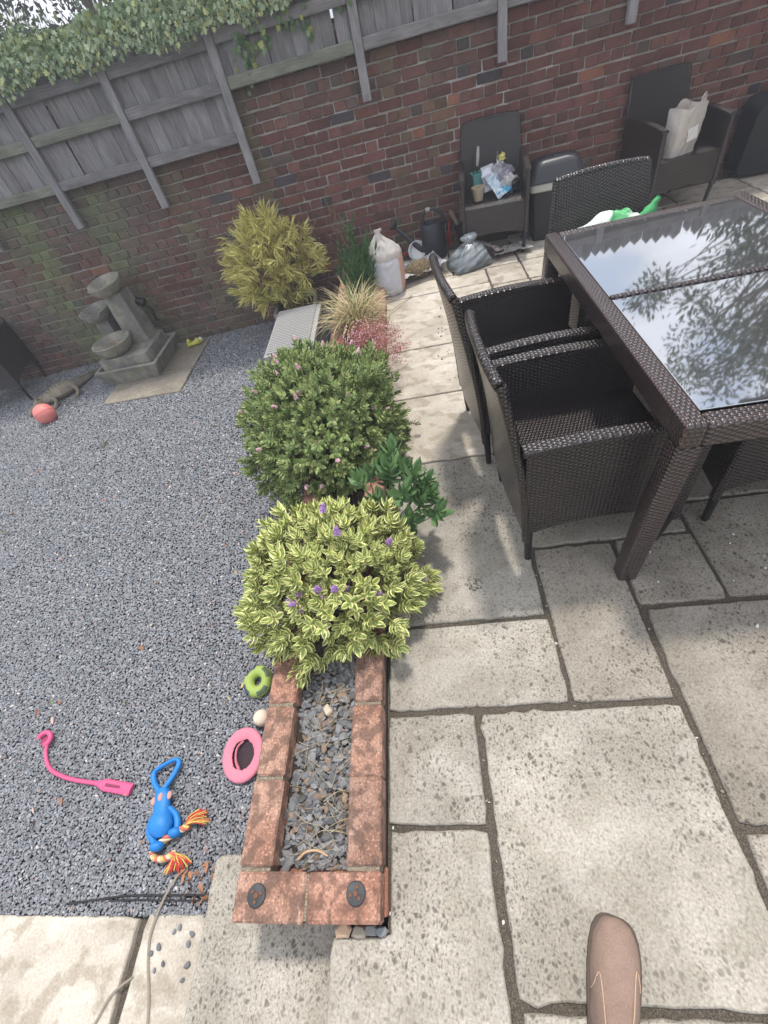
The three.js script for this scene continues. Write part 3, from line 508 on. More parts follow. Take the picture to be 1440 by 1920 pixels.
function stemsTo(list, step, root, r0, r) { const g = []; for (let i = 0; i < list.length; i += step) { const e = list[i].p; g.push(rod([[root[0] + (r() - 0.5) * 0.06, root[1], root[2] + (r() - 0.5) * 0.06], [e[0] * 0.5 + (r() - 0.5) * 0.04, lerp(root[1], e[1], 0.45), e[2] * 0.5 + (r() - 0.5) * 0.04], e], r0, r0 * 0.35, 5, 6, false)); } return mg(g); }
function spike(seed, L, R, c1, c2) { // small flower spike: many florets along +y
  const r = rng(seed), o = []; for (let i = 0; i < 34; i++) { const t = i / 34, a = i * 2.4, g = new THREE.OctahedronGeometry(R * (0.24 + 0.12 * r()), 0); g.scale(0.8, 1.2, 0.8); g.translate(Math.cos(a) * R * (1 - t * 0.7) * 0.7, L * t, Math.sin(a) * R * (1 - t * 0.7) * 0.7); o.push(tint(g, mix3(c1, c2, r()))); } return mg(o);
}
{ // variegated hebe, nearest
  const r = rng(101), t = thing('variegated_shrub', 'low shrub with cream edged green leaves and purple flowers, nearest in planter', 'shrub', [-0.495, 0.12, -0.985]);
  const cols = (q, k) => [mix3([0.20, 0.27, 0.07], [0.31, 0.38, 0.12], q()), mix3([0.70, 0.67, 0.25], [0.84, 0.81, 0.42], q())];
  const geos = [0, 1, 2, 3, 4].map(i => shoot(700 + i, { pairs: 6, L: 0.042, W: 0.0195, len: 0.034, cols, spread: [1.45, 0.7], opt: { tip: 0.85, rows: 4 } }));
  const list = dome(560, [0.325, 0.255, 0.315], r, { low: -0.28, lump: 0.24, seed: 4, inner: 0.4, sc: [0.62, 1.05], upBias: 0.25, jitter: 0.2 });
  scatter(t, 'leaf_rosette', geos, M.leaf, list);
  part('stems', stemsTo(list, 3, [0, -0.1, 0], 0.004, r), M.twig, t);
  const fl = [0, 1].map(i => spike(40 + i, 0.036, 0.017, [0.32, 0.13, 0.46], [0.55, 0.34, 0.68]));
  list.filter((a, i) => a.p[1] > 0.06 && i % 13 === 3).slice(0, 14).forEach((a, i) => { const m = part('flower_spike', fl[i % 2], M.vc, t, [a.p[0] * 1.04, a.p[1] + 0.035, a.p[2] * 1.04]); m.quaternion.copy(a.q); });
}
{ // dark green hebe squeezed between the two
  const r = rng(111), t = thing('broad_leaved_shrub', 'small plain green shrub with broad glossy leaves poking out over the patio', 'shrub', [-0.30, 0.13, -1.30]);
  const cols = q => [mix3([0.085, 0.165, 0.06], [0.15, 0.26, 0.10], q()), null];
  const geos = [0, 1, 2].map(i => shoot(730 + i, { pairs: 7, L: 0.062, W: 0.026, len: 0.06, cols, spread: [1.4, 0.5], opt: { tip: 0.9, rows: 4 } }));
  const list = []; for (const [x, y, z, s] of [[0.16, 0.12, 0.02, 1.1], [0.23, 0.08, 0.10, 1], [0.06, 0.17, -0.06, 1.15], [0.02, 0.15, -0.14, 0.9], [0.11, 0.16, -0.08, 1], [0.20, 0.06, -0.02, 0.9], [-0.04, 0.12, -0.12, 0.9], [0.13, 0.05, 0.1, 1], [0.0, 0.08, 0.02, 1.0], [0.21, 0.13, 0.05, 0.85], [-0.06, 0.16, -0.04, 0.9], [0.15, 0.17, -0.02, 1.1], [0.08, 0.20, -0.14, 1.05], [0.17, 0.10, 0.06, 1], [0.10, 0.13, 0.03, 1.1], [0.05, 0.10, -0.10, 1], [0.19, 0.16, 0.0, 0.9]]) list.push({ p: [x, y, z], q: toward(V3(x * 3 + (r() - 0.5) * 0.6, 1, z * 2 + (r() - 0.5) * 0.6), r() * 6), s });
  scatter(t, 'leaf_rosette', geos, M.leaf, list); part('stems', stemsTo(list, 1, [-0.04, -0.1, 0], 0.004, r), M.twig, t);
}
{ // green hebe with pink flowers
  const r = rng(121), t = thing('pink_flowered_shrub', 'large rounded green shrub with small pink flowers in the middle of planter', 'shrub', [-0.64, 0.15, -2.02]);
  const cols = (q, k) => [mix3(mix3([0.12, 0.19, 0.07], [0.28, 0.37, 0.13], q()), q() < 0.25 ? [0.46, 0.30, 0.26] : [0.56, 0.57, 0.24], k > 0.6 ? 0.65 * q() : 0.12 * q()), null];
  const geos = [0, 1, 2, 3].map(i => shoot(750 + i, { pairs: 7, L: 0.029, W: 0.0135, len: 0.045, cols, spread: [1.45, 0.65], vary: 0.5, opt: { tip: 0.9, rows: 3 } }));
  const list = dome(2300, [0.39, 0.34, 0.45], r, { low: -0.55, lump: 0.24, seed: 8, inner: 0.5, jitter: 0.26, sc: [0.6, 1.15], upBias: 0.12 });
  scatter(t, 'leafy_shoot', geos, M.leaf, list, 280);
  part('stems', stemsTo(list, 12, [0, -0.12, 0], 0.006, r), M.twig, t);
  const fl = [0, 1].map(i => spike(60 + i, 0.028, 0.014, [0.55, 0.25, 0.33], [0.80, 0.58, 0.62]));
  list.filter(a => a.p[1] > -0.05).filter((a, i) => i % 30 === 5).slice(0, 60).forEach((a, i) => { const m = part('flower_spike', fl[i % 2], M.vc, t, [a.p[0] * 1.05, a.p[1] * 1.03 + 0.03, a.p[2] * 1.05]); m.quaternion.copy(a.q); });
}
{ // red feathery plant
  const r = rng(131), t = thing('red_flowering_perennial', 'airy red stemmed plant with tiny pink flowers spilling onto the patio', 'plant', [-0.43, 0.06, -2.72]);
  const st = [], fl = [], G1 = new THREE.OctahedronGeometry(1, 0); G1.scale(0.7, 1, 0.5);
  for (let i = 0; i < 190; i++) {
    const a = r() * 6.28, q = Math.sqrt(r()), ex = 0.06 + Math.cos(a) * q * 0.27, ez = Math.sin(a) * q * 0.30, ey = 0.10 + 0.16 * (1 - q * q) + 0.07 * r() - Math.max(0, ex - 0.12) * 0.3;
    st.push(tint(rod([[(r() - 0.5) * 0.10, -0.02, (r() - 0.5) * 0.2], [ex * 0.5, ey * 0.75, ez * 0.5], [ex, ey, ez]], 0.0013, 0.0007, 4, 4, false).toNonIndexed(), mix3([0.26, 0.07, 0.06], [0.38, 0.17, 0.12], r())));
    for (let k = 0; k < 16; k++) { const u = 0.45 + 0.6 * r(); fl.push({ p: [ex * u + (r() - 0.5) * 0.045, ey * (0.6 + 0.4 * u) + (r() - 0.5) * 0.05, ez * u + (r() - 0.5) * 0.045], q: [r() * 6, r() * 6, r() * 6], s: 0.0032 + 0.005 * r(), c: r() < 0.3 ? [0.80, 0.48, 0.56] : r() < 0.5 ? [0.42, 0.13, 0.12] : [0.36, 0.19, 0.10] }); }
  }
  part('stems', mg(st), M.vc, t); instances('florets', G1, std({ color: 0xffffff, roughness: 0.8 }), fl, t);
}
function blade(L, W, arch, c1, c2, r) { // grass blade from origin: rises along +y and arches towards +x
  const pos = [], col = [], idx = [], n = 6; for (let i = 0; i <= n; i++) { const s = i / n, x = L * Math.sin(arch * s) * s * 0.9, y = L * s * Math.cos(arch * s * 0.85), w = W * (1 - s * s) + 0.0004; pos.push(x, y, -w / 2, x, y, w / 2); const c = mix3(c1, c2, s); col.push(...c, ...c); if (i < n) { const q = i * 2; idx.push(q, q + 1, q + 3, q, q + 3, q + 2); } }
  const g = new THREE.BufferGeometry(); g.setAttribute('position', new THREE.Float32BufferAttribute(pos, 3)); g.setAttribute('color', new THREE.Float32BufferAttribute(col, 3)); g.setAttribute('uv', new THREE.Float32BufferAttribute(new Float32Array(pos.length / 3 * 2), 2)); g.setIndex(idx); g.computeVertexNormals(); return g.toNonIndexed();
}
{ // straw coloured grass
  const r = rng(141), t = thing('ornamental_grass', 'clump of straw coloured arching grass in the planter', 'grass', [-0.52, 0.04, -3.32]), o = [];
  for (let i = 0; i < 520; i++) { const gr = r() < 0.22, g = blade(0.24 + 0.20 * r(), 0.0055 + 0.003 * r(), 0.5 + 1.2 * r(), gr ? [0.14, 0.17, 0.05] : [0.34, 0.27, 0.12], gr ? [0.30, 0.32, 0.12] : mix3([0.55, 0.44, 0.24], [0.66, 0.56, 0.36], r()), r); g.rotateY(r() * 6.28); g.translate((r() - 0.5) * 0.14, 0, (r() - 0.5) * 0.26); o.push(g); }
  part('blades', mg(o), M.leaf, t).userData.kind = 'stuff';
}
{ // dark upright evergreen
  const r = rng(151), t = thing('upright_evergreen', 'narrow dark green upright plant at the wall end of planter', 'plant', [-0.50, 0.04, -4.02]);
  const cols = q => [mix3([0.03, 0.085, 0.03], [0.07, 0.16, 0.05], q()), null], geos = [0, 1, 2].map(i => shoot(780 + i, { pairs: 11, L: 0.05, W: 0.009, len: 0.2, cols, spread: [1.0, 0.4], twist: 1.2, opt: { rows: 2 } }));
  const list = []; for (let i = 0; i < 46; i++) { const a = r() * 6.28, q = Math.sqrt(r()), x = Math.cos(a) * q * 0.12, z = Math.sin(a) * q * 0.22; list.push({ p: [x, 0.02 + r() * 0.24 * (1 - q * 0.5), z], q: toward(V3(x * 2.2, 0.7, z * 1.4), r() * 6), s: 0.8 + 0.5 * r() }); }
  for (let k = 0; k < 9; k++) list.push({ p: [-0.02 + (r() - 0.5) * 0.06, 0.14 + k * 0.034, -0.24 + (r() - 0.5) * 0.07], q: toward(V3((r() - 0.5) * 0.9, 1, (r() - 0.5) * 0.9), r() * 6), s: 0.8 });
  scatter(t, 'leafy_shoot', geos, M.leaf, list);
}
{ // bare climbing twigs against the wall
  const r = rng(161), t = thing('dry_climber', 'bare tangled dry twigs climbing the brick wall behind the planter', 'climber', [-0.60, 0.03, -4.74]), o = [];
  for (let i = 0; i < 7; i++) { const s = (r() - 0.5) * 0.1, p = [[s, 0, 0.06]]; let x = s, y = 0; for (let k = 0; k < 5; k++) { x += -0.035 + (r() - 0.5) * 0.10; y += 0.09 + r() * 0.07; p.push([x, y, -0.05 + r() * 0.06]); } o.push(rod(p, 0.003, 0.0012, 5)); }
  for (let i = 0; i < 34; i++) { const x = -0.06 + (r() - 0.5) * 0.16, y = 0.22 + r() * 0.2, p = [[x, y, 0]]; let X = x, Y = y, Z = 0; for (let k = 0; k < 3; k++) { X += (r() - 0.5) * 0.09; Y += (r() - 0.45) * 0.08; Z = -0.05 + r() * 0.1; p.push([X, Y, Z]); } o.push(rod(p, 0.0014, 0.0008, 4, 6)); }
  part('twigs', mg(o), std({ color: lin(0.27, 0.19, 0.12), roughness: 0.9 }), t);
}
{ // little stonecrop by the planter foot
  const r = rng(171), t = thing('red_stonecrop', 'trailing russet stonecrop at the planter foot beside the gravel', 'plant', [-0.84, GY, -1.50]), fl = [], G1 = new THREE.OctahedronGeometry(1, 0);
  for (let i = 0; i < 420; i++) { const a = r() * 6.28, q = Math.sqrt(r()); fl.push({ p: [Math.cos(a) * q * 0.10, 0.01 + r() * 0.13 * (1 - q * 0.6), Math.sin(a) * q * 0.2], q: [r() * 6, r() * 6, 0], s: 0.005 + 0.006 * r(), c: r() < 0.5 ? [0.42, 0.20, 0.13] : r() < 0.6 ? [0.50, 0.33, 0.25] : [0.2, 0.2, 0.08] }); }
  instances('leaves', G1, std({ color: 0xffffff, roughness: 0.7 }), fl, t);
}
// ---- bamboo in a pot
{
  const t = thing('plant_pot', 'square pale grey pot holding the golden bamboo beside brick wall', 'pot', [-1.27, GY, -4.52], WA);
  const m = plain(168, 166, 160, 0.85), h = 0.24, a = 0.32, b = 0.42;
  part('body', toCreasedNormals(loft([rrect(0, 0, 0, a, a, 0.015), rrect(0, h, 0, b, b, 0.02), rrect(0, h + 0.001, 0, b - 0.05, b - 0.05, 0.015), rrect(0, h - 0.04, 0, b - 0.06, b - 0.06, 0.015)], { cap: true }), 0.6), m, t);
  part('rim', toCreasedNormals(loft([rrect(0, h - 0.045, 0, b + 0.005, b + 0.005, 0.02), rrect(0, h + 0.004, 0, b + 0.015, b + 0.015, 0.02), rrect(0, h + 0.004, 0, b - 0.05, b - 0.05, 0.012), rrect(0, h - 0.045, 0, b - 0.05, b - 0.05, 0.012)], { cap: false }), 0.6), m, t);
  part('soil', boxUV(new THREE.BoxGeometry(b - 0.07, 0.02, b - 0.07)), M.soil, t, [0, h - 0.045, 0]);
}
{
  const r = rng(181), t = thing('golden_bamboo', 'bushy golden yellow bamboo with drooping narrow leaves against the wall', 'bamboo', [-1.27, GY + 0.22, -4.48]), canes = [], tips = [];
  for (let i = 0; i < 60; i++) { const a = r() * 6.28, q = Math.sqrt(r()), h = 0.45 + 0.45 * r() * (1 - q * 0.45); canes.push(rod([[Math.cos(a) * 0.10 * q, 0, Math.sin(a) * 0.10 * q], [Math.cos(a) * 0.26 * q, h * 0.6, Math.sin(a) * 0.18 * q], [Math.cos(a) * 0.44 * q, h, Math.sin(a) * 0.24 * q + 0.02]], 0.0035, 0.0015, 5, 5, false)); }
  const L = []; const mk = i => { const rr = rng(900 + i), o = []; for (let k = 0; k < 9; k++) { const g = leafGeo(0.075 + 0.05 * rr(), 0.009, [mix3([0.50, 0.46, 0.11], [0.88, 0.82, 0.36], rr()), null], { bend: 1.0 + 0.9 * rr(), rows: 4 }); g.rotateX(0.4 + 1.1 * rr()); g.rotateY(rr() * 6.28); g.translate(0, k * 0.007, 0); o.push(g); } return mg(o); };
  const geos = [0, 1, 2, 3].map(mk);
  for (let i = 0; i < 560; i++) { const y = r(), a = r() * 6.28, lob = 1 + 0.28 * Math.sin(a * 3 + y * 5) + 0.22 * Math.sin(a * 7 - y * 11), R = Math.sin(Math.PI * (0.12 + 0.82 * y)) * 0.385 * lob * (0.55 + 0.45 * Math.sqrt(r())); const x = Math.cos(a) * R - 0.10 * (1 - y) - 0.05, z = Math.sin(a) * R * 0.52 + 0.03; L.push({ p: [x, 0.10 + y * 0.70, Math.max(z, -0.30)], q: toward(V3(x * 1.6 + (r() - 0.5), 0.15 + (r() - 0.5) * 1.4, z * 2 + (r() - 0.5)), r() * 6), s: 0.75 + 0.5 * r() }); }
  part('canes', mg(canes), std({ color: lin(0.30, 0.25, 0.09), roughness: 0.7 }), t); scatter(t, 'leaf_spray', geos, M.leafThin, L, 280);
}
// ---- ivy over the fence
{
  const r = rng(191), t = thing('ivy', 'thick pale green ivy spilling over the top of the fence', 'ivy'), L = [], g5 = (() => { // five-lobed leaf
    const sh = new THREE.Shape(); const pts = [[0, 0], [0.28, -0.12], [0.5, 0.1], [0.34, 0.34], [0.46, 0.62], [0.2, 0.62], [0, 1], [-0.2, 0.62], [-0.46, 0.62], [-0.34, 0.34], [-0.5, 0.1], [-0.28, -0.12]]; pts.forEach((p, i) => i ? sh.lineTo(...p) : sh.moveTo(...p)); const g = new THREE.ShapeGeometry(sh); const p = g.attributes.position; for (let i = 0; i < p.count; i++) p.setZ(i, -0.12 * Math.abs(p.getX(i)) * 2 - 0.1 * p.getY(i)); g.computeVertexNormals(); return g; })();
  for (let i = 0; i < 9500; i++) {
    const s = -5.2 + Math.pow(r(), 0.9) * 5.0, taper = sstep(0.1, -1.6, s), a = r() * 3.6 - 0.5, R = (0.08 + 0.09 * taper) * (0.6 + 0.5 * r()), lump = 1 + 0.5 * (fbm(s * 2.2 + 40, 3.3, 4096, 8, 3) - 0.5) * 2;
    let y = 1.87 + Math.sin(a) * R * lump, off = 0.0 + Math.cos(a) * (0.10 + 0.10 * taper) * lump;
    if (off > 0.06 && y < 1.82 + 0.04 * Math.sin(s * 9)) { y = 1.80 + 0.10 * r() + 0.03 * Math.sin(s * 9); }
    if (y < 1.72) y = 1.74 + r() * 0.1; if (off > 0.05) y -= 0.05 * taper * r();
    const p = wp(s, y, off); L.push({ p: [p.x, p.y, p.z], q: [0.2 + (r() - 0.5) * 1.6, (r() - 0.5) * 1.8, 3.14 + (r() - 0.5) * 1.4], s: 0.022 + 0.022 * r(), c: mul3(r() < 0.14 ? [0.40, 0.43, 0.18] : mix3([0.11, 0.18, 0.085], [0.38, 0.45, 0.28], r()), 1) });
  }
  for (const [s, y1, n] of [[-1.08, 1.55, 34], [-0.95, 1.62, 22], [-0.62, 1.60, 16], [-1.16, 1.38, 10], [-0.75, 1.68, 16], [-0.3, 1.70, 10]]) for (let i = 0; i < n; i++) { const y = lerp(1.86, y1, i / n), p = wp(s + (r() - 0.5) * 0.12, y, 0.07 + r() * 0.06); L.push({ p: [p.x, p.y, p.z], q: [0.1 + (r() - 0.5) * 0.8, (r() - 0.5), 3.14 + (r() - 0.5)], s: 0.03 + 0.022 * r(), c: r() < 0.15 ? [0.30, 0.34, 0.08] : mix3([0.06, 0.12, 0.05], [0.17, 0.25, 0.11], r()) }); }
  instances('foliage', g5, phys({ color: 0xffffff, roughness: 0.42, side: THREE.DoubleSide }), L, t);
  const st = []; for (let i = 0; i < 26; i++) { const s = -4.6 + i * 0.17, p = [0, 1, 2, 3].map(k => { const q = wp(s + k * 0.16, 1.86 + 0.06 * r(), 0.02 + 0.05 * r()); return [q.x, q.y, q.z]; }); st.push(rod(p, 0.006, 0.003, 5, 6)); }
  part('stems', mg(st), M.twig, t);
}
// ---- trees beyond the wall
function tree(label, [x, z], H, R, seed, { leaves = 2600, leaf = 0.09, cols = [[0.045, 0.075, 0.03], [0.12, 0.16, 0.06]], crownY = 0.6, trunk = 0.12, lean = 0, gap = 0.5, group = 'trees beyond the fence', tufts = 60, aspect = 0.42 } = {}) {
  const r = rng(seed), t = thing('tree', label, 'tree', [x, -0.5, z], 0, group), limbs = [], tip = [];
  part('trunk', rod([[0, 0, 0], [0.03 * H, H * 0.3, 0.01 * H], [lean * 0.5, H * 0.55, 0], [lean, H * 0.85, 0]], trunk, trunk * 0.25, 9, 14), std({ color: lin(0.10, 0.08, 0.06), roughness: 0.95, map: woodTex, bumpMap: woodRel, bumpScale: 0.01 }), t);
  for (let i = 0; i < tufts; i++) {
    const a = i * 2.4 + r(), v = r(), q = Math.pow(r(), 0.45), e = [lean + Math.cos(a) * R[0] * q * Math.sqrt(1 - Math.pow(v * 2 - 1, 2) * 0.7), H * crownY + (v * 2 - 1) * R[1], Math.sin(a) * R[2] * q * Math.sqrt(1 - Math.pow(v * 2 - 1, 2) * 0.7)], y0 = clamp(e[1] - H * 0.25 * (0.4 + r()), H * 0.25, H * 0.8);
    const k = y0 / H, b = [lean * k, y0, 0];
    limbs.push(rod([b, [lerp(b[0], e[0], 0.5) + (r() - 0.5) * 0.2, lerp(b[1], e[1], 0.45), lerp(b[2], e[2], 0.5) + (r() - 0.5) * 0.2], e], trunk * 0.22, 0.006, 5, 6, false)); tip.push(e);
  }
  part('limbs', mg(limbs), M.twig, t);
  const g = leafGeo(1, aspect, [[1, 1, 1], null], { rows: 3, bend: 0.5 }), L = [];
  for (let i = 0; i < leaves; i++) { const e = tip[(r() * tip.length) | 0], s = gap * (0.4 + 0.8 * r()), a = r() * 6.28, v = r() * 2 - 1, q = Math.pow(r(), 0.5) * s, d = V3(Math.cos(a) * Math.sqrt(1 - v * v), v * 0.8, Math.sin(a) * Math.sqrt(1 - v * v)); L.push({ p: [e[0] + d.x * q, e[1] + d.y * q, e[2] + d.z * q], q: toward(d.clone().add(V3((r() - 0.5), 0.5 * (r() - 0.2), (r() - 0.5))), r() * 6), s: leaf * (0.7 + 0.6 * r()), c: mix3(cols[0], cols[1], r()) }); }
  instances('crown', g, phys({ color: 0xffffff, vertexColors: true, roughness: 0.55, side: THREE.DoubleSide }), L, t);
}
tree('dark evergreen tree at the far left corner behind the ivy', [-7.8, -12.6], 5.6, [1.7, 1.8, 1.3], 201, { cols: [[0.035, 0.05, 0.032], [0.07, 0.10, 0.055]], leaves: 9000, crownY: 0.60, gap: 0.55, leaf: 0.13, tufts: 90 });
tree('slender dark tree with bare limbs behind the ivy', [-5.6, -13.0], 5.4, [1.1, 1.9, 1.1], 202, { cols: [[0.04, 0.055, 0.03], [0.09, 0.12, 0.06]], leaves: 4500, crownY: 0.62, gap: 0.42, tufts: 60, leaf: 0.12 });
tree('bushy green tree just behind the ivy covered fence', [-5.0, -7.6], 2.35, [1.5, 0.55, 0.7], 203, { cols: [[0.07, 0.12, 0.04], [0.20, 0.26, 0.10]], leaves: 4200, crownY: 0.93, gap: 0.4, trunk: 0.07, leaf: 0.075 });
tree('light green shrubby tree behind the fence near the middle post', [-2.6, -7.4], 2.3, [1.3, 0.45, 0.6], 204, { cols: [[0.09, 0.14, 0.05], [0.22, 0.29, 0.11]], leaves: 3600, crownY: 0.93, gap: 0.38, trunk: 0.07, leaf: 0.07 });
tree('large leafy tree mirrored in the glass table top', [6.7, -8.6], 7.8, [2.5, 1.7, 2.6], 205, { cols: [[0.05, 0.08, 0.035], [0.11, 0.15, 0.06]], leaves: 8000, crownY: 0.70, gap: 0.5, trunk: 0.16, leaf: 0.12, tufts: 110, aspect: 0.36, group: 'trees over the right hand wall' });

// ================================================================ wicker furniture
const TH = 0.75;
{ // table: local x -0.453..0.453, z -0.7725..0.7725
  const t = thing('glass_table', 'brown wicker dining table with dark glass top', 'table', [1.083, 0, -1.70], 0.002);
  const hw = 0.453, hl = 0.7725, b = 0.062, sk = 0.085;
  const R = (w, h, d, r = 0.014) => boxUV(new RoundedBoxGeometry(w, h, d, 3, r));
  const rot = g => { const uv = g.attributes.uv; for (let i = 0; i < uv.count; i++) { const u = uv.getX(i); uv.setXY(i, uv.getY(i), u); } return g; };
  for (const s of [-1, 1]) { part('side_rail', rot(R(b, sk, hl * 2)), M.wickerBrown, t, [s * (hw - b / 2), TH - sk / 2, 0]); part('end_rail', R(hw * 2 - b * 2 + 0.006, sk - 0.004, b), M.wickerBrown, t, [0, TH - sk / 2 - 0.001, s * (hl - b / 2)]); }
  part('centre_bar', R(hw * 2 - b * 2, 0.03, 0.022, 0.006), M.wickerBrown, t, [0, TH - 0.013, -0.008]);
  for (const s of [-1, 1]) { const L = hl - b - 0.014; part('glass_pane', boxUV(new RoundedBoxGeometry(hw * 2 - b * 2 - 0.002, 0.006, L, 2, 0.002)), M.glass, t, [0, TH - 0.009, s * (0.011 + L / 2) - (s > 0 ? 0.004 : 0.008)]); }
  part('under_board', boxUV(new THREE.BoxGeometry(hw * 2 - b * 2 + 0.02, 0.012, hl * 2 - 0.1)), M.legBlack, t, [0, TH - 0.035, 0]);
  for (const sx of [-1, 1]) for (const sz of [-1, 1]) { const w = 0.072, sp = 0.030; part('leg', boxUV(toCreasedNormals(loft([rrect(sx * (hw - w / 2 + sp), 0, sz * (hl - w / 2 - 0.002), w * 0.94, w * 0.94, 0.012), rrect(sx * (hw - w / 2 + sp * 0.5), 0.36, sz * (hl - w / 2 - 0.002), w, w, 0.012), rrect(sx * (hw - w / 2), TH - sk + 0.004, sz * (hl - w / 2 - 0.002), w, w, 0.012)]), 0.8)), M.wickerBrown, t); }
}
// armchair facing +z, 0.56 wide
function makeChair(label, group) {
  const t = thing('wicker_armchair', label, 'chair', [0, 0, 0], 0, group);
  const W = 0.275, B = -0.265, F = 0.285, SY = 0.415, AY = 0.635, TY = 0.875;
  // seat cushion-less deck with rolled front
  const seat = []; for (let i = 0; i <= 10; i++) { const k = i / 10, z = lerp(B + 0.01, F - 0.015, k), y = SY - 0.012 * Math.sin(Math.PI * k) - (k > 0.9 ? (k - 0.9) * 0.15 : 0); seat.push([[-W + 0.03, y, z], [0, y - 0.006, z], [W - 0.03, y, z]]); }
  const sg = loft(seat, { cap: false, closed: false }); part('seat', boxUV(mg([sg])), M.wicker, t);
  // back: gently bowed shell leaning backwards, rolled top
  const lean = y => B - 0.015 - 0.085 * Math.pow(clamp((y - 0.30) / (TY - 0.30)), 1.4) + 0.02 * clamp((0.3 - y) / 0.3), bow = x => -0.02 * (1 - Math.pow(x / W, 2));
  const topY = x => TY + 0.015 * (1 - Math.pow(x / W, 2)) - 0.012;
  const shell = (off, y0) => { const rows = []; for (let i = 0; i <= 12; i++) { const ring = []; for (let j = 0; j <= 8; j++) { const x = lerp(-W + 0.012 + 0.03 * clamp((i - 6) / 6), W - 0.012 - 0.03 * clamp((i - 6) / 6), j / 8), y = lerp(y0(x), topY(x) - 0.008, i / 12); ring.push([x, y, lean(y) + bow(x) + off]); } rows.push(ring); } return loft(rows, { cap: false, closed: false }); };
  const arch = x => 0.20 + 0.04 * (1 - Math.pow(x / W, 4));
  part('backrest', boxUV(mg([shell(0.014, () => SY - 0.01)])), M.wicker, t);
  part('back_panel', boxUV(mg([shell(-0.014, arch)])), M.wicker, t);
  const rail = []; for (let j = 0; j <= 10; j++) { const x = lerp(-W + 0.042, W - 0.042, j / 10); rail.push([x, topY(x) - 0.006, lean(TY) + bow(x)]); } part('back_rail', boxUV(mg([rod(rail, 0.0175, 0.0175, 9, 20)])), M.wicker, t);
  for (const s of [-1, 1]) {
    // edge of the back, from rail down to the leg
    const ed = []; for (let i = 0; i <= 6; i++) { const y = lerp(0.16, TY - 0.012, i / 6); ed.push([s * (W - 0.012 - 0.03 * clamp((y - 0.5) / 0.37)), y, lean(y) - 0.004]); } part('back_edge', boxUV(mg([rod(ed, 0.016, 0.016, 8, 16)])), M.wicker, t);
    // side panel with arched foot
    const outer = [], inner = []; for (let i = 0; i <= 10; i++) { const k = i / 10, z = lerp(lean(0.5) + 0.005, F - 0.004, k), ay = AY + 0.012 * Math.sin(Math.PI * k) - 0.02 * k * k, y0 = 0.20 + 0.055 * Math.sin(Math.PI * k) ** 0.7; const o = [], n = []; for (let j = 0; j <= 6; j++) { const y = lerp(y0, ay - 0.008, j / 6); o.push([s * W, y, z]); n.push([s * (W - 0.034), Math.max(y, SY - 0.015), z]); } outer.push(o); inner.push(n); }
    const lo = loft(outer, { cap: false, closed: false }), li = loft(inner, { cap: false, closed: false }); part('side_panel', boxUV(mg([lo, li])), M.wicker, t);
    const arm = []; for (let i = 0; i <= 10; i++) { const k = i / 10, z = lerp(lean(0.6) + 0.01, F, k), y = AY + 0.012 * Math.sin(Math.PI * k) - 0.02 * k * k, x = s * (W - 0.017), w = 0.025; arm.push([[x - w, y - 0.018, z], [x - w, y - 0.005, z], [x - w + 0.007, y + 0.002, z], [x + w - 0.007, y + 0.002, z], [x + w, y - 0.005, z], [x + w, y - 0.018, z]].map(q => q)); }
    part('armrest', (() => { const g = boxUV(toCreasedNormals(loft(arm), 0.7)); const uv = g.attributes.uv; for (let i = 0; i < uv.count; i++) { const u = uv.getX(i); uv.setXY(i, uv.getY(i), u); } return g; })(), M.wicker, t);
    // front post and legs
    part('front_post', boxUV(mg([rod([[s * (W - 0.017), 0.16, F - 0.012], [s * (W - 0.017), AY - 0.022, F - 0.012]], 0.019, 0.019, 8, 3)])), M.wicker, t);
    part('leg', boxUV(mg([rod([[s * (W - 0.035), 0, F - 0.035], [s * (W - 0.02), 0.22, F - 0.015]], 0.013, 0.019, 8, 3)])), M.legBlack, t);
    part('leg', boxUV(mg([rod([[s * (W - 0.038), 0, B + 0.01], [s * (W - 0.016), 0.22, lean(0.2) + 0.005]], 0.013, 0.019, 8, 3)])), M.legBlack, t);
  }
  const fr = []; for (let j = 0; j <= 8; j++) { const x = lerp(-W + 0.02, W - 0.02, j / 8); fr.push([[x, 0.17 + 0.03 * (1 - Math.pow(x / W, 2)), F - 0.012], [x, 0.33, F - 0.012], [x, SY - 0.012, F - 0.012]]); }
  part('front_apron', boxUV(mg([loft(fr, { cap: false, closed: false })])), M.wicker, t);
  return t;
}
const chair0 = makeChair('nearest wicker armchair on the planter side of the glass table', 'wicker armchairs');
chair0.position.set(0.535, 0, -1.335); chair0.rotation.y = 93.2 * D2R;
for (const [label, x, y, z, a] of [
  ['wicker armchair on the planter side of the table, farther from the camera', 0.455, 0, -1.955, 95.6],
  ['wicker armchair tucked under the table on its right side', 1.27, 0, -1.42, -90],
  ['wicker armchair at the wall end of the table holding the green bag', 1.01, 0, -2.47, 3],
  ['wicker armchair against the brick wall piled with pots and packaging', 0.71, 0, -4.61, -WA / D2R - 1],
  ['wicker armchair against the brick wall holding the white paper sack', 2.20, 0, -4.735, 8],
  ['dark wicker armchair on the gravel at the left edge', -4.56, GY, -4.20, 14],
]) { const c = chair0.clone(); c.name = numbered('wicker_armchair'); c.userData = { ...chair0.userData, label }; c.position.set(x, y, z); c.rotation.set(0, a * D2R, 0); scene.add(c); }

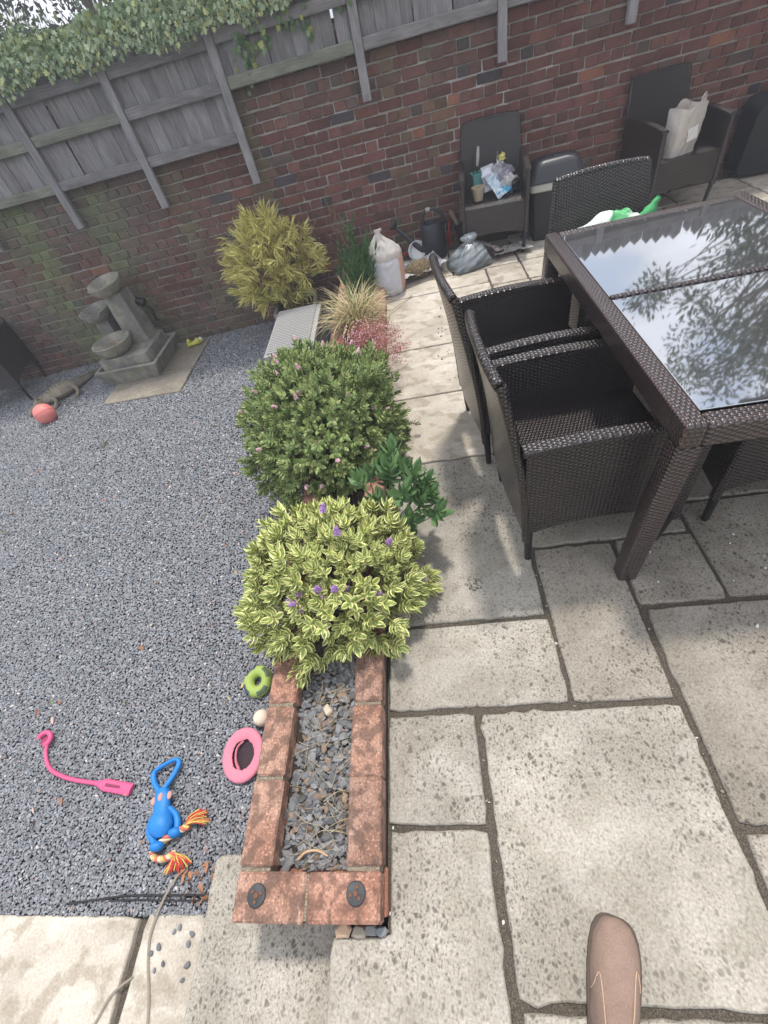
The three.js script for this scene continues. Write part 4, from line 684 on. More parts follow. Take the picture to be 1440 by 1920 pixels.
// ================================================================ fountain on its paving
{
  const t = thing('fountain_paving', 'two mossy paving slabs under the stone fountain', 'paving', [0, GY, 0]);
  part('slab', slabGeo([[-3.20, -3.61], [-2.37, -3.60], [-2.37, -4.0], [-3.21, -4.0]], 0.03, 231), M.slabDark, t, [0, 0.022, 0]);
  part('slab', slabGeo([[-3.21, -4.012], [-2.37, -4.012], [-2.36, -4.63], [-3.20, -4.63]], 0.03, 232), M.slabDark, t, [0, 0.022, 0]);
}
{
  const t = thing('stone_fountain', 'grey stone tiered fountain with three bowls beside the brick wall', 'fountain', [-2.99, GY + 0.022, -4.24]); t.scale.setScalar(1.1);
  const sq = (h0, h1, w0, d0, w1, d1, x = 0, z = 0, r = 0.012) => toCreasedNormals(loft([rrect(x, h0, z, w0, d0, r), rrect(x, h1 - 0.006, z, w1, d1, r), rrect(x, h1, z, w1 - 0.012, d1 - 0.012, r)]), 0.6);
  const trough = toCreasedNormals(loft([rrect(0, 0, 0, 0.50, 0.50, 0.012), rrect(0, 0.145, 0, 0.62, 0.59, 0.012), rrect(0, 0.15, 0, 0.61, 0.58, 0.012), rrect(0, 0.15, 0, 0.56, 0.53, 0.012), rrect(0, 0.085, 0, 0.54, 0.51, 0.012)]), 0.6);
  part('trough', boxUV(wobble(trough, 0.002, 30)), M.cast, t);
  part('plinth', boxUV(sq(0.07, 0.225, 0.48, 0.47, 0.47, 0.46)), M.cast, t);
  const bowlG = (R, h, notch) => { const f = a => 1, rings = [[0.45, 0], [0.74, 0.25], [0.92, 0.6], [1, 0.95], [0.985, 1], [0.90, 1], [0.86, 0.9], [0.55, 0.55], [0.15, 0.45]]; const n = 32; return loft(rings.map(([k, y]) => { const c = circle(0, y * h, 0, R * k, R * k, n); if (notch && y > 0.8) c.forEach((p, j) => { const a = j / n * Math.PI * 2, d = Math.abs(Math.atan2(Math.sin(a - notch), Math.cos(a - notch))); if (d < 0.32) p[1] -= h * 0.38 * (1 - d / 0.32); }); return c; })); };
  const column = (w, h) => toCreasedNormals(loft([rrect(0, 0, 0, w, w, 0.008), rrect(0, h, 0, w * 0.84, w * 0.84, 0.008)]), 0.6);
  part('column', boxUV(wobble(column(0.20, 0.43), 0.003, 24)), M.cast, t, [0.08, 0.215, -0.12]);
  part('column', boxUV(wobble(column(0.15, 0.235), 0.003, 24)), M.cast, t, [-0.20, 0.215, -0.15]);
  part('bowl', boxUV(bowlG(0.155, 0.11, 3.6)), M.castPale, t, [0.055, 0.64, -0.10], [0.12, 0, 0.06]);
  part('bowl', boxUV(bowlG(0.145, 0.105, 5.2)), M.cast, t, [-0.20, 0.445, -0.13], [0.1, 0, 0.05]);
  part('bowl', boxUV(bowlG(0.18, 0.125, 0)), M.castPale, t, [-0.08, 0.215, 0.10], [0.02, 0, 0.03]);
  part('dead_leaves', mg([0, 1, 2, 3, 4, 5, 6, 7].map(i => { const r = rng(60 + i), g = leafGeo(0.05, 0.025, [i < 5 ? [0.22, 0.09, 0.06] : [0.08, 0.16, 0.05], null], {}); g.rotateX(1.3 + r() * 0.4); g.rotateY(r() * 6); if (i < 5) g.translate(-0.08 + (r() - 0.5) * 0.12, 0.305 + i * 0.002, 0.10 + (r() - 0.5) * 0.12); else g.translate(-0.20 + (r() - 0.5) * 0.1, 0.53, -0.12 + (r() - 0.5) * 0.1); return g; })), M.leaf, t);
  part('pump_fitting', mg([at(new THREE.CylinderGeometry(0.035, 0.035, 0.07, 12), 0.20, 0.50, -0.20, 0, 0, 1.2), rod([[0.20, 0.48, -0.20], [0.24, 0.42, -0.22], [0.22, 0.3, -0.24]], 0.012, 0.012, 6)]), M.legBlack, t);
}
{ // crocodile ornament
  const t = thing('crocodile_ornament', 'weathered stone crocodile lying on the gravel beside the pink ball', 'ornament', [-3.85, GY, -3.96], 0.78); t.scale.set(1, 1.45, 1.5);
  const m = std({ map: castTex, bumpMap: castRel, bumpScale: 0.006, roughness: 0.95, color: lin(0.92, 0.84, 0.74) });
  const S = [[-0.36, 0.016, 0.018, 0.012], [-0.34, 0.024, 0.026, 0.02], [-0.28, 0.028, 0.03, 0.024], [-0.235, 0.036, 0.046, 0.036], [-0.20, 0.04, 0.05, 0.042], [-0.15, 0.036, 0.044, 0.036], [-0.10, 0.042, 0.066, 0.042], [0.0, 0.048, 0.082, 0.05], [0.10, 0.046, 0.074, 0.046], [0.17, 0.038, 0.05, 0.038], [0.24, 0.032, 0.036, 0.030], [0.32, 0.026, 0.024, 0.022], [0.40, 0.02, 0.015, 0.015], [0.47, 0.014, 0.006, 0.007]];
  const curve = x => x > 0.15 ? -0.55 * Math.pow(x - 0.15, 1.4) : x < -0.15 ? 0.25 * (-0.15 - x) : 0;
  const rings = S.map(([x, y, rw, rh]) => { const o = []; for (let j = 0; j < 14; j++) { const a = j / 14 * Math.PI * 2; o.push([x, y + Math.sin(a) * rh, curve(x) + Math.cos(a) * rw]); } return o; });
  part('body', boxUV(wobble(loft(rings), 0.004, 40)), m, t);
  for (const [x, s] of [[-0.10, 1], [-0.10, -1], [0.13, 1], [0.13, -1]]) { const L = part('leg', boxUV(mg([rod([[x, 0.045, s * 0.05], [x + 0.02, 0.04, s * 0.11], [x - 0.02, 0.015, s * 0.13], [x - 0.06, 0.01, s * 0.135]], 0.02, 0.013, 7)])), m, t); part('claw', mg([-1, 0, 1].map(k => rod([[x - 0.055, 0.01, s * 0.135 + k * 0.010], [x - 0.085, 0.006, s * 0.135 + k * 0.02]], 0.006, 0.002, 5, 2))), m, L); }
  for (const s of [-1, 1]) { const e = new THREE.SphereGeometry(0.012, 8, 6); part('eye', e, m, t, [-0.205, 0.082, curve(-0.2) + s * 0.022]); }
  const sc = []; for (let x = -0.1; x < 0.4; x += 0.035) for (const s of [-1, 1]) { const g = new THREE.ConeGeometry(0.010, 0.018, 4); g.translate(x, 0.10 - Math.abs(x) * 0.14, curve(x) + s * 0.02 * (1 - Math.abs(x))); sc.push(g); } part('back_scales', mg(sc), m, t);
}
const ballMat = (r, g, b, ro = 0.55) => plain(r, g, b, ro);
{ // balls
  const t = thing('pink_ball', 'coral pink ball on the gravel in front of the crocodile', 'ball', [-3.745, GY + 0.085, -3.52]);
  part('ball', new THREE.SphereGeometry(0.095, 28, 18), plain(240, 140, 134, 0.5), t); part('seam', new THREE.TorusGeometry(0.0945, 0.0015, 5, 40), plain(190, 96, 94), t, [0, 0, 0], [1.1, 0.4, 0]);
}
{
  const t = thing('cream_ball', 'cream ball half hidden behind the planter edge', 'ball', [-0.935, GY + 0.032, -0.60]);
  part('ball', new THREE.SphereGeometry(0.036, 24, 16), plain(246, 226, 204, 0.8), t); part('seam', new THREE.TorusGeometry(0.0338, 0.001, 5, 32), plain(190, 165, 140), t, [0, 0, 0], [0.4, 0.9, 0]);
}
{ // yellow toy
  const t = thing('yellow_dog_toy', 'chewed yellow dog toy on the fountain paving', 'toy', [-2.50, GY + 0.03, -4.50], 0.4), m = plain(206, 200, 84, 0.6);
  part('body', wobble(loft([[-0.07, 0.012], [-0.06, 0.03], [-0.035, 0.036], [-0.01, 0.022], [0.02, 0.024], [0.045, 0.036], [0.07, 0.03], [0.082, 0.01]].map(([x, k]) => { const o = []; for (let j = 0; j < 14; j++) { const a = j / 14 * 6.2832; o.push([x, k * 0.9 + Math.sin(a) * k, Math.cos(a) * k]); } return o; })), 0.005, 40), m, t);
  part('knob', new THREE.SphereGeometry(0.022, 10, 8), m, t, [-0.035, 0.065, 0.01]); part('pale_end', wobble(new THREE.SphereGeometry(0.028, 12, 10), 0.004, 60), plain(214, 208, 186), t, [0.085, 0.03, -0.012]);
}
{ // ball launcher
  const m = std({ color: srgb(226, 92, 140), roughness: 0.5, map: grain }), t = thing('ball_launcher', 'curved pink plastic ball launcher lying on the gravel', 'toy', [0, GY + 0.012, 0]);
  const pts = [[-1.995, 0.02, -0.545], [-1.985, 0.012, -0.50], [-1.93, 0.008, -0.44], [-1.84, 0.008, -0.405], [-1.74, 0.008, -0.385], [-1.66, 0.008, -0.375]];
  part('shaft', rod(pts, 0.0085, 0.009, 8, 30), m, t);
  const h0 = V3(-1.66, 0.008, -0.375), h1 = V3(-1.475, 0.008, -0.345), dir = h1.clone().sub(h0).normalize(), sd = V3(-dir.z, 0, dir.x), prof = [];
  for (let i = 0; i <= 22; i++) { const k = i / 22, w = 0.010 + 0.014 * sstep(0, 0.3, k) + (k > 0.35 ? 0.0022 * Math.sin(k * 60) : 0), c = h0.clone().lerp(h1, k); const o = []; for (let j = 0; j < 10; j++) { const a = j / 10 * 6.2832; const q = c.clone().addScaledVector(sd, Math.cos(a) * w).setY(0.010 + Math.sin(a) * 0.009); o.push([q.x, q.y, q.z]); } prof.push(o); }
  part('handle', loft(prof), m, t); part('finger_slot', rod([[-1.60, 0.0195, -0.366], [-1.53, 0.0195, -0.355]], 0.006, 0.005, 6, 4), plain(150, 58, 92), t);
  // open claw that grips the ball
  part('claw', new THREE.TorusGeometry(0.027, 0.011, 10, 28, 4.5), m, t, [-2.012, 0.03, -0.562], [-Math.PI / 2 + 0.25, 0.2, -1.35]);
  const cb = new THREE.SphereGeometry(0.03, 18, 10); cb.scale(1, 0.35, 1); part('claw_base', cb, plain(168, 62, 100), t, [-2.012, 0.016, -0.562]);
}
{ // blue tug toy with rope
  const t = thing('rubber_tug_toy', 'bright blue rubber tug toy with a frayed rope lying on the gravel', 'toy', [0, GY + 0.012, 0]);
  const m = std({ color: srgb(24, 132, 214), roughness: 0.55, map: grain });
  const X = (a, b) => [-1.333 + a, b[0], -0.30 + b[1]];
  part('handle_loop', (() => { const p = [[-0.002, 0.02, -0.025], [-0.028, 0.016, -0.075], [-0.032, 0.016, -0.115], [0.0, 0.016, -0.140], [0.038, 0.016, -0.150], [0.048, 0.016, -0.135], [0.038, 0.016, -0.09], [0.012, 0.02, -0.030]].map(p => [-1.340 + p[0], p[1], -0.295 + p[2]]); return rod(p, 0.0092, 0.0092, 9, 48); })(), m, t);
  const C = V3(-1.335, 0.02, -0.29);
  const blob = (S, n = 16) => loft(S.map(([z, x, w, h]) => { const o = []; for (let j = 0; j < n; j++) { const a = j / n * 6.2832; o.push([C.x + x + Math.cos(a) * w, 0.018 + Math.sin(a) * h, C.z + z]); } return o; }).reverse());
  part('torso', blob([[-0.045, 0.004, 0.006, 0.006], [-0.035, 0.004, 0.018, 0.014], [-0.01, 0.006, 0.026, 0.018], [0.02, 0.008, 0.025, 0.018], [0.05, 0.01, 0.024, 0.018], [0.075, 0.012, 0.032, 0.026], [0.105, 0.014, 0.037, 0.032], [0.135, 0.016, 0.032, 0.026], [0.155, 0.018, 0.012, 0.010]]), m, t);
  const pale = plain(222, 160, 140, 0.7); for (const [x, z, y] of [[-0.018, 0.008, 0.026], [0.008, 0.0, 0.034], [0.032, -0.002, 0.026]]) { const g = new THREE.SphereGeometry(0.0085, 12, 10); g.scale(0.9, 0.6, 2.1); part('pale_oval', g, pale, t, [C.x + x, y, C.z + z]); }
  part('arm', rod([[C.x - 0.018, 0.016, C.z + 0.07], [C.x - 0.022, 0.014, C.z + 0.12], [C.x - 0.002, 0.014, C.z + 0.165], [C.x + 0.012, 0.016, C.z + 0.185]], 0.0095, 0.0105, 9), m, t);
  part('arm', rod([[C.x + 0.032, 0.016, C.z + 0.045], [C.x + 0.056, 0.014, C.z + 0.08], [C.x + 0.065, 0.014, C.z + 0.125], [C.x + 0.062, 0.014, C.z + 0.145]], 0.0095, 0.0105, 9), m, t);
  const hand = new THREE.SphereGeometry(0.021, 14, 10); part('hand', hand, m, t, [C.x + 0.012, 0.018, C.z + 0.185]); part('hand', hand, m, t, [C.x + 0.062, 0.016, C.z + 0.148]);
  { const th = 0.17, k = 0.88, px = -1.327, pz = -0.442; t.rotation.y = th; const kx = 1.35; t.scale.set(kx, 1.3, k); t.position.x = px - (kx * px * Math.cos(th) + k * pz * Math.sin(th)); t.position.z = pz - (-kx * px * Math.sin(th) + k * pz * Math.cos(th)); }
  // twisted rope of red and yellow strands
  const path = new THREE.CatmullRomCurve3([[0.10, 0.135], [0.064, 0.148], [0.012, 0.180], [0.0, 0.205], [0.016, 0.228], [0.045, 0.234], [0.066, 0.224]].map(([x, z]) => V3(C.x + x, 0.014, C.z + z))), fr = path.computeFrenetFrames(80);
  [[0, [222, 120, 100]], [2.09, [226, 196, 120]], [4.19, [232, 214, 178]]].forEach(([ph, c]) => { const p = []; for (let i = 0; i <= 80; i++) { const a = i * 0.52 + ph, q = path.getPoint(i / 80).addScaledVector(fr.normals[i], Math.cos(a) * 0.0065).addScaledVector(fr.binormals[i], Math.sin(a) * 0.0078); p.push([q.x, q.y, q.z]); } part('rope_strand', rod(p, 0.007, 0.007, 6, 160), plain(...c, 0.95), t); });
  const r = rng(71); for (const [x, z, dx, dz] of [[0.095, 0.130, 0.7, -0.5], [0.074, 0.226, 0.35, 0.9]]) for (const [c, n] of [[[206, 70, 62], 26], [[224, 190, 104], 18]]) { const o = []; for (let i = 0; i < n; i++) { const a = Math.atan2(dz, dx) + (r() - 0.5) * 1.5, l = 0.045 + 0.025 * r(), y = 0.012 + r() * 0.012; o.push(rod([[C.x + x, y, C.z + z], [C.x + x + Math.cos(a) * l * 0.5, y + 0.006, C.z + z + Math.sin(a) * l * 0.5], [C.x + x + Math.cos(a + 0.2) * l, 0.006 + r() * 0.01, C.z + z + Math.sin(a + 0.2) * l]], 0.003, 0.002, 5, 5)); } part('rope_fray', mg(o), plain(...c, 0.95), t); }
}
{ // worn pink fetch ring
  const t = thing('fetch_disc', 'faded pink rubber fetch disc with a torn dark centre, leaning on planter', 'toy', [-0.985, GY + 0.03, -0.457], 0.3);
  t.rotation.set(0.10, 0.3, 0.22); const rr = rng(81), n = 40, tear = [...Array(n)].map(() => 1 + (rr() - 0.5) * 0.10);
  part('rim', wobble(loft([[0.098, 0.000], [0.104, 0.006], [0.102, 0.014], [0.092, 0.019], [0.074, 0.018], [0.058, 0.012], [0.056, 0.006], [0.07, 0.002]].map(([k, y]) => circle(0, y, 0, k, k, n, a => k < 0.075 ? tear[Math.round(a / 6.2832 * n) % n] : 1)).concat([circle(0, 0.0, 0, 0.098, 0.098, n)]), { cap: false }), 0.0012, 60), std({ color: srgb(232, 138, 158), roughness: 0.75, map: grain }), t);
  part('dark_backing', wobble(loft([circle(0, -0.006, 0, 0.085, 0.085, 28), circle(0, -0.003, 0, 0.078, 0.078, 28), circle(0, -0.006, 0, 0.03, 0.03, 28)], { cap: true }), 0.004, 40), plain(58, 40, 46, 0.8), t);
  part('torn_flap', wobble(rod([[-0.03, 0.004, 0.05], [-0.036, 0.010, 0.01], [-0.022, 0.012, -0.035], [0.01, 0.006, -0.052]], 0.007, 0.004, 7), 0.002, 50), plain(210, 120, 140), t);
}
{ // green ring toy with navy zigzag print
  const t = thing('green_ring_toy', 'lime green ring toy with dark blue zigzag print beside the planter', 'toy', [-0.985, GY + 0.032, -0.765], 0.2);
  t.rotation.set(0.15, 0.2, 0.1);
  part('ring', new THREE.TorusGeometry(0.046, 0.026, 18, 40), std({ color: srgb(168, 190, 92), roughness: 0.6, map: grain }), t, [0, 0, 0], [-Math.PI / 2, 0, 0]);
  for (let b = 0; b < 4; b++) { const o = []; for (const dr of [-0.007, 0, 0.007]) { const p = []; for (let i = 0; i <= 12; i++) { const a = b * 1.571 + i / 12 * 0.9, th = 0.9 + dr * 40 + (i % 2 ? 0.16 : -0.16), R = 0.046 + Math.cos(th) * 0.0263; p.push([Math.cos(a) * R, Math.sin(th) * 0.0263, -Math.sin(a) * R]); } o.push(rod(p, 0.0014, 0.0014, 4, 24, false)); } part('zigzag_print', mg(o), plain(34, 58, 116, 0.6), t); }
}
// ================================================================ storage bench by the planter
{
  const t = thing('ridged_bench_box', 'low grey plastic box with a ridged lid between planter and bamboo', 'storage box', [-1.135, GY, -3.72], 0.02), m = plain(150, 148, 148, 0.6), m2 = plain(170, 168, 166, 0.6);
  const w = 0.42, d = 0.84, h = 0.33; part('body', boxUV(new RoundedBoxGeometry(w - 0.03, h - 0.03, d - 0.03, 2, 0.01)), m, t, [0, (h - 0.03) / 2, 0]);
  part('lid', boxUV(new RoundedBoxGeometry(w, 0.04, d, 2, 0.008)), m2, t, [0, h - 0.015, 0]);
  const sl = chamferBox(w - 0.06, 0.016, 0.019, 0.003, 0, 3); for (let k = 0; k < 26; k++) part('ridge', sl, m2, t, [-0.01, h + 0.010, -d / 2 + 0.035 + k * 0.0305]);
}

// ================================================================ clutter along the wall
function crumple(g, amp, freq, s) { // folded, creased sheet
  g = g.clone(); const p = g.attributes.position, n = g.attributes.normal; for (let i = 0; i < p.count; i++) { const x = p.getX(i), y = p.getY(i), z = p.getZ(i); let v = 0, a = amp, f = freq; for (let k = 0; k < 3; k++) { v += a * (1 - 2 * Math.abs(2 * noise3(x * f + 31 + k * 9, y * f + 11, z * f + 50, s + k * 13) - 1)); a *= 0.5; f *= 2.1; } p.setXYZ(i, x + n.getX(i) * v, y + n.getY(i) * v, z + n.getZ(i) * v); } g.computeVertexNormals(); return g;
}
function bag(rows, n = 48, y0 = 9, y1 = 10, depth = 0.1) { return loft(rows.map(([y, rx, rz, x = 0, z = 0, sq = 0]) => circle(x, y, z, rx, rz, n, a => (1 + sq * (1 / Math.max(Math.abs(Math.cos(a)), Math.abs(Math.sin(a))) - 1)) * (1 + depth * sstep(y0, y1, y) * (Math.sin(a * 7 + 0.6 * Math.sin(a * 3)) + 0.5 * Math.sin(a * 13 + 2)))))); }
function dense(rows, per = 6) { const o = [], cr = (a, b, c, d, t) => 0.5 * (2 * b + (c - a) * t + (2 * a - 5 * b + 4 * c - d) * t * t + (3 * b - a - 3 * c + d) * t * t * t), R = i => rows[clamp(i, 0, rows.length - 1)]; for (let i = 0; i < rows.length - 1; i++) for (let k = 0; k < per; k++) { const t = k / per; o.push(rows[i].map((v, q) => cr(R(i - 1)[q], v, R(i + 1)[q], R(i + 2)[q], t))); } o.push(rows[rows.length - 1]); return o; }
const full = rows => dense(rows.map(r => [r[0], r[1], r[2], r[3] ?? 0, r[4] ?? 0, r[5] ?? 0]));
{ // upright sack
  const t = thing('plastic_sack', 'half empty white plastic sack standing at the planter end', 'sack', [-0.265, 0, -4.05], 0.2);
  const g = crumple(bag(full([[0.0, 0.10, 0.085], [0.02, 0.118, 0.10], [0.12, 0.128, 0.112], [0.24, 0.132, 0.115], [0.29, 0.13, 0.11]]), 72, 0.22, 0.29, 0.03), 0.007, 16, 5);
  colorBy(g, (x, y, z) => x > 0.085 && z > -0.02 ? [0.66, 0.40, 0.32] : [0.74, 0.75, 0.82]);
  part('filled_base', g, std({ vertexColors: true, roughness: 0.5, map: grain }), t);
  part('loose_neck', crumple(bag(full([[0.285, 0.131, 0.111], [0.33, 0.128, 0.105], [0.38, 0.095, 0.07, -0.015], [0.43, 0.05, 0.03, -0.03], [0.47, 0.018, 0.012, -0.035], [0.50, 0.028, 0.01, -0.03]]), 72, 0.30, 0.42, 0.10), 0.005, 14, 9), phys({ color: srgb(236, 230, 222), roughness: 0.35, transmission: 0.35, thickness: 0, side: THREE.DoubleSide, map: grain }), t);
}
{ // split sack with straw coloured compost
  const t = thing('split_sack', 'burst white sack spilling straw coloured compost beside the white sack', 'sack', [0.0, 0, -4.30], 0.4), r = rng(91);
  part('sheet', crumple((() => { const g = new THREE.PlaneGeometry(0.46, 0.34, 34, 26); g.rotateX(-Math.PI / 2); const p = g.attributes.position; for (let i = 0; i < p.count; i++) { const d = Math.hypot(p.getX(i) / 0.23, p.getZ(i) / 0.17); p.setY(i, 0.03 + 0.05 * Math.max(0, d - 0.5)); } g.computeVertexNormals(); return g; })(), 0.018, 9, 31), std({ color: srgb(206, 204, 208), roughness: 0.5, side: THREE.DoubleSide, map: blotch }), t);
  const hp = new THREE.SphereGeometry(1, 26, 12, 0, 6.2832, 0, 1.57); hp.scale(0.15, 0.085, 0.11); part('compost_heap', wobble(hp, 0.014, 22), std({ map: jointTex, color: lin(1.5, 1.25, 0.95), roughness: 1 }), t, [-0.01, 0.03, 0.0]);
  const L = []; for (let i = 0; i < 900; i++) { const a = r() * 6.28, q = Math.sqrt(r()) * 1.15; L.push({ p: [Math.cos(a) * q * 0.15, 0.03 + 0.085 * Math.sqrt(Math.max(0, 1 - q * q)) + 0.004, Math.sin(a) * q * 0.11], q: [(r() - 0.5) * 0.8, r() * 6.3, (r() - 0.5) * 0.8 + 1.57], s: [0.0016, 0.012 + 0.02 * r(), 0.0016], c: mix3([0.26, 0.19, 0.10], [0.52, 0.42, 0.25], r()) }); }
  for (let i = 0; i < 90; i++) L.push({ p: [0.05 + r() * 0.25, 0.004 - 0.0, 0.12 + r() * 0.14], q: [0, r() * 6.3, 1.57], s: [0.0016, 0.012 + 0.015 * r(), 0.0016], c: [0.5, 0.4, 0.24] });
  instances('straw', new THREE.CylinderGeometry(1, 1, 1, 4), std({ color: 0xffffff, roughness: 0.9 }), L, t);
}
{ // watering can
  const t = thing('watering_can', 'black plastic watering can with a long spout by the brick wall', 'watering can', [0.165, 0, -4.66], 0), m = plain(52, 54, 62, 0.5);
  part('body', toCreasedNormals(loft([circle(0, 0, 0, 0.108, 0.098, 28), circle(0, 0.012, 0, 0.114, 0.103, 28), circle(0, 0.14, 0, 0.112, 0.101, 28), circle(0, 0.285, 0, 0.105, 0.094, 28), circle(0, 0.295, 0, 0.099, 0.088, 28), circle(-0.02, 0.296, 0, 0.06, 0.055, 28), circle(-0.02, 0.27, 0, 0.055, 0.05, 28)]), 0.7), m, t);
  part('spout', rod([[-0.09, 0.06, 0.0], [-0.17, 0.13, -0.02], [-0.27, 0.23, -0.06], [-0.33, 0.285, -0.085]], k => lerp(0.03, 0.013, k), 0, 10, 16), m, t);
  part('rose', at(loft([circle(0, 0, 0, 0.016), circle(0, 0.035, 0, 0.042), circle(0, 0.045, 0, 0.040)]), -0.335, 0.285, -0.088, -0.25, 0, 0.75), m, t);
  part('handle', rod([[0.09, 0.20, 0.0], [0.10, 0.33, 0.0], [0.03, 0.395, 0.0], [-0.06, 0.385, 0.0], [-0.085, 0.285, 0.0]], 0.014, 0.014, 8, 24), m, t);
  part('grip', rod([[-0.01, 0.398, 0.0], [-0.028, 0.3985, 0.0], [-0.045, 0.395, 0.0]], 0.019, 0.019, 10, 6), plain(176, 172, 166, 0.7), t);
}
{ const t = thing('hand_fork', 'hand tool with a red shaft and worn wooden grip leaning behind the watering can', 'tool', [0.32, 0, -4.82]); part('grip', rod([[0.09, 0.18, -0.02], [0.03, 0.30, -0.04]], 0.019, 0.021, 9, 4), plain(146, 132, 120, 0.8), t); part('shaft', rod([[0.0, 0.02, 0.02], [0.0, 0.12, 0.02], [0.01, 0.22, 0.0]], 0.010, 0.010, 8), plain(196, 42, 44, 0.5), t); part('blade', crumple(at(new THREE.BoxGeometry(0.07, 0.16, 0.02, 4, 6, 2), 0.11, 0.10, -0.01, 0, 0, 0.3), 0.004, 30, 4), M.legBlack, t); }
{ const t = thing('red_pole', 'red pole lying along the foot of the brick wall', 'pole', [0, 0.02, 0]); part('pole', rod([[-0.62, 0.075, -4.80], [-0.2, 0.02, -4.80], [0.06, 0.005, -4.82]], 0.013, 0.013, 9, 12), plain(178, 52, 50, 0.5), t); part('end_cap', rod([[0.06, 0.005, -4.82], [0.075, 0.004, -4.822]], 0.016, 0.016, 9, 2), M.legBlack, t); }
{ const t = thing('white_dish', 'white plastic dish propped behind the watering can spout', 'dish', [0.0, 0.05, -4.66], 0.3); part('dish', toCreasedNormals(loft([circle(0, 0, 0, 0.06, 0.06, 22), circle(0, 0.035, 0, 0.085, 0.085, 22), circle(0, 0.037, 0, 0.08, 0.08, 22), circle(0, 0.006, 0, 0.055, 0.055, 22)]), 0.7), plain(226, 226, 226, 0.4), t, [0, 0.03, 0], [1.0, 0, 0.3]); part('rim', new THREE.TorusGeometry(0.083, 0.004, 6, 28), plain(226, 226, 226, 0.4), t, [0.0, 0.047, 0.03], [1.0 + Math.PI / 2, 0, 0.3]); }
{ // grey compost bag
  const t = thing('compost_bag', 'shiny grey tied bag slumped on the patio slabs', 'bag', [0.44, 0, -4.27], 0.35);
  part('body', crumple(bag(full([[0.0, 0.15, 0.12, 0, 0, 0.6], [0.015, 0.172, 0.138, 0, 0, 0.7], [0.05, 0.172, 0.136, 0, 0, 0.6], [0.10, 0.148, 0.112, 0.008, -0.01, 0.45], [0.145, 0.105, 0.075, 0.02, -0.02, 0.25], [0.175, 0.055, 0.04, 0.03, -0.03, 0.1], [0.19, 0.03, 0.024, 0.03, -0.035]]), 96, 0.05, 0.16, 0.06), 0.0035, 18, 15), std({ color: srgb(140, 148, 152), roughness: 0.32, map: blotch }), t);
  part('knot', crumple(bag(full([[0.182, 0.026, 0.022, 0.03, -0.035], [0.19, 0.035, 0.025, 0.03, -0.035], [0.215, 0.062, 0.035, 0.035, -0.04], [0.235, 0.05, 0.02, 0.035, -0.04]]), 48, 0.18, 0.2, 0.16), 0.006, 26, 19), std({ color: srgb(150, 156, 162), roughness: 0.35, side: THREE.DoubleSide }), t);
}
{ const t = thing('torn_paper_sack', 'flattened torn paper sack lying beside the grey bag', 'paper sack', [0.72, 0, -4.36], 0.15); const g = (w, d, n1, n2) => { const q = new THREE.PlaneGeometry(w, d, n1, n2); q.rotateX(-Math.PI / 2); return q; };
  part('flat_sheet', crumple(at(g(0.34, 0.16, 30, 16), 0.10, 0.035, 0.03), 0.014, 9, 41), std({ color: srgb(184, 178, 174), roughness: 0.85, side: THREE.DoubleSide, map: blotch }), t); part('folded_mouth', crumple(at(g(0.16, 0.24, 18, 24), -0.07, 0.075, -0.02, 0.2, 0.5, -0.5), 0.018, 9, 45), std({ color: srgb(194, 176, 172), roughness: 0.85, side: THREE.DoubleSide, map: blotch }), t); }
{ // bin
  const t = thing('lidded_bin', 'black bin with a domed black lid and pale rim by the wall', 'bin', [1.225, 0, -4.63], -WA), m = plain(38, 40, 46, 0.5); t.scale.y = 0.9;
  part('body', toCreasedNormals(loft([rrect(0, 0, 0, 0.33, 0.26, 0.03), rrect(0, 0.44, 0, 0.40, 0.31, 0.03)]), 0.6), m, t);
  part('rim', toCreasedNormals(loft([rrect(0, 0.425, 0, 0.415, 0.325, 0.035), rrect(0, 0.435, 0, 0.43, 0.34, 0.04), rrect(0, 0.488, 0, 0.43, 0.34, 0.04), rrect(0, 0.495, 0, 0.41, 0.32, 0.04)]), 0.5), crumpleMat(), t);
  part('lid', loft([[0.49, 0.45, 0.355, 0.045], [0.505, 0.455, 0.36, 0.05], [0.52, 0.43, 0.335, 0.06], [0.60, 0.385, 0.275, 0.07], [0.640, 0.33, 0.215, 0.07], [0.652, 0.24, 0.14, 0.06], [0.655, 0.10, 0.06, 0.02]].map(([y, w, d, r]) => rrect(0, y, 0, w, d, r, 5))), std({ color: srgb(40, 42, 48), roughness: 0.38 }), t);
  part('lid_grip', rod([[-0.05, 0.645, 0.035], [0, 0.65, 0.04], [0.05, 0.645, 0.035]], k => 0.004 + 0.009 * Math.sin(Math.PI * k), 0, 8, 12), plain(28, 29, 33, 0.5), t);
}
function crumpleMat() { return plain(206, 208, 198, 0.6); }
{ const t = thing('blue_board', 'narrow dark blue board upright between wicker chair and bin', 'board', [1.0, 0, -4.62], 0); part('board', boxUV(new RoundedBoxGeometry(0.03, 0.42, 0.02, 1, 0.004)), plain(44, 58, 130, 0.5), t, [0, 0.215, 0], [-0.06, 0, 0.02]); part('edge_strip', boxUV(new THREE.BoxGeometry(0.034, 0.02, 0.024)), plain(70, 84, 150), t, [0, 0.43, -0.013]); }
{ const t = thing('white_strip', 'bent white plastic strip leaning on the side of the cluttered chair', 'strip', [0, 0, 0]); part('strip', loft([[0.47, 0.0, -4.36], [0.445, 0.15, -4.40], [0.425, 0.32, -4.45], [0.43, 0.47, -4.50]].map(([x, y, z]) => [[x - 0.012, y, z], [x, y, z + 0.004], [x + 0.012, y, z], [x, y, z - 0.004]])), plain(220, 222, 220, 0.5), t); part('tip', new THREE.SphereGeometry(0.008, 8, 6), plain(220, 222, 220, 0.5), t, [0.43, 0.47, -4.50]); }
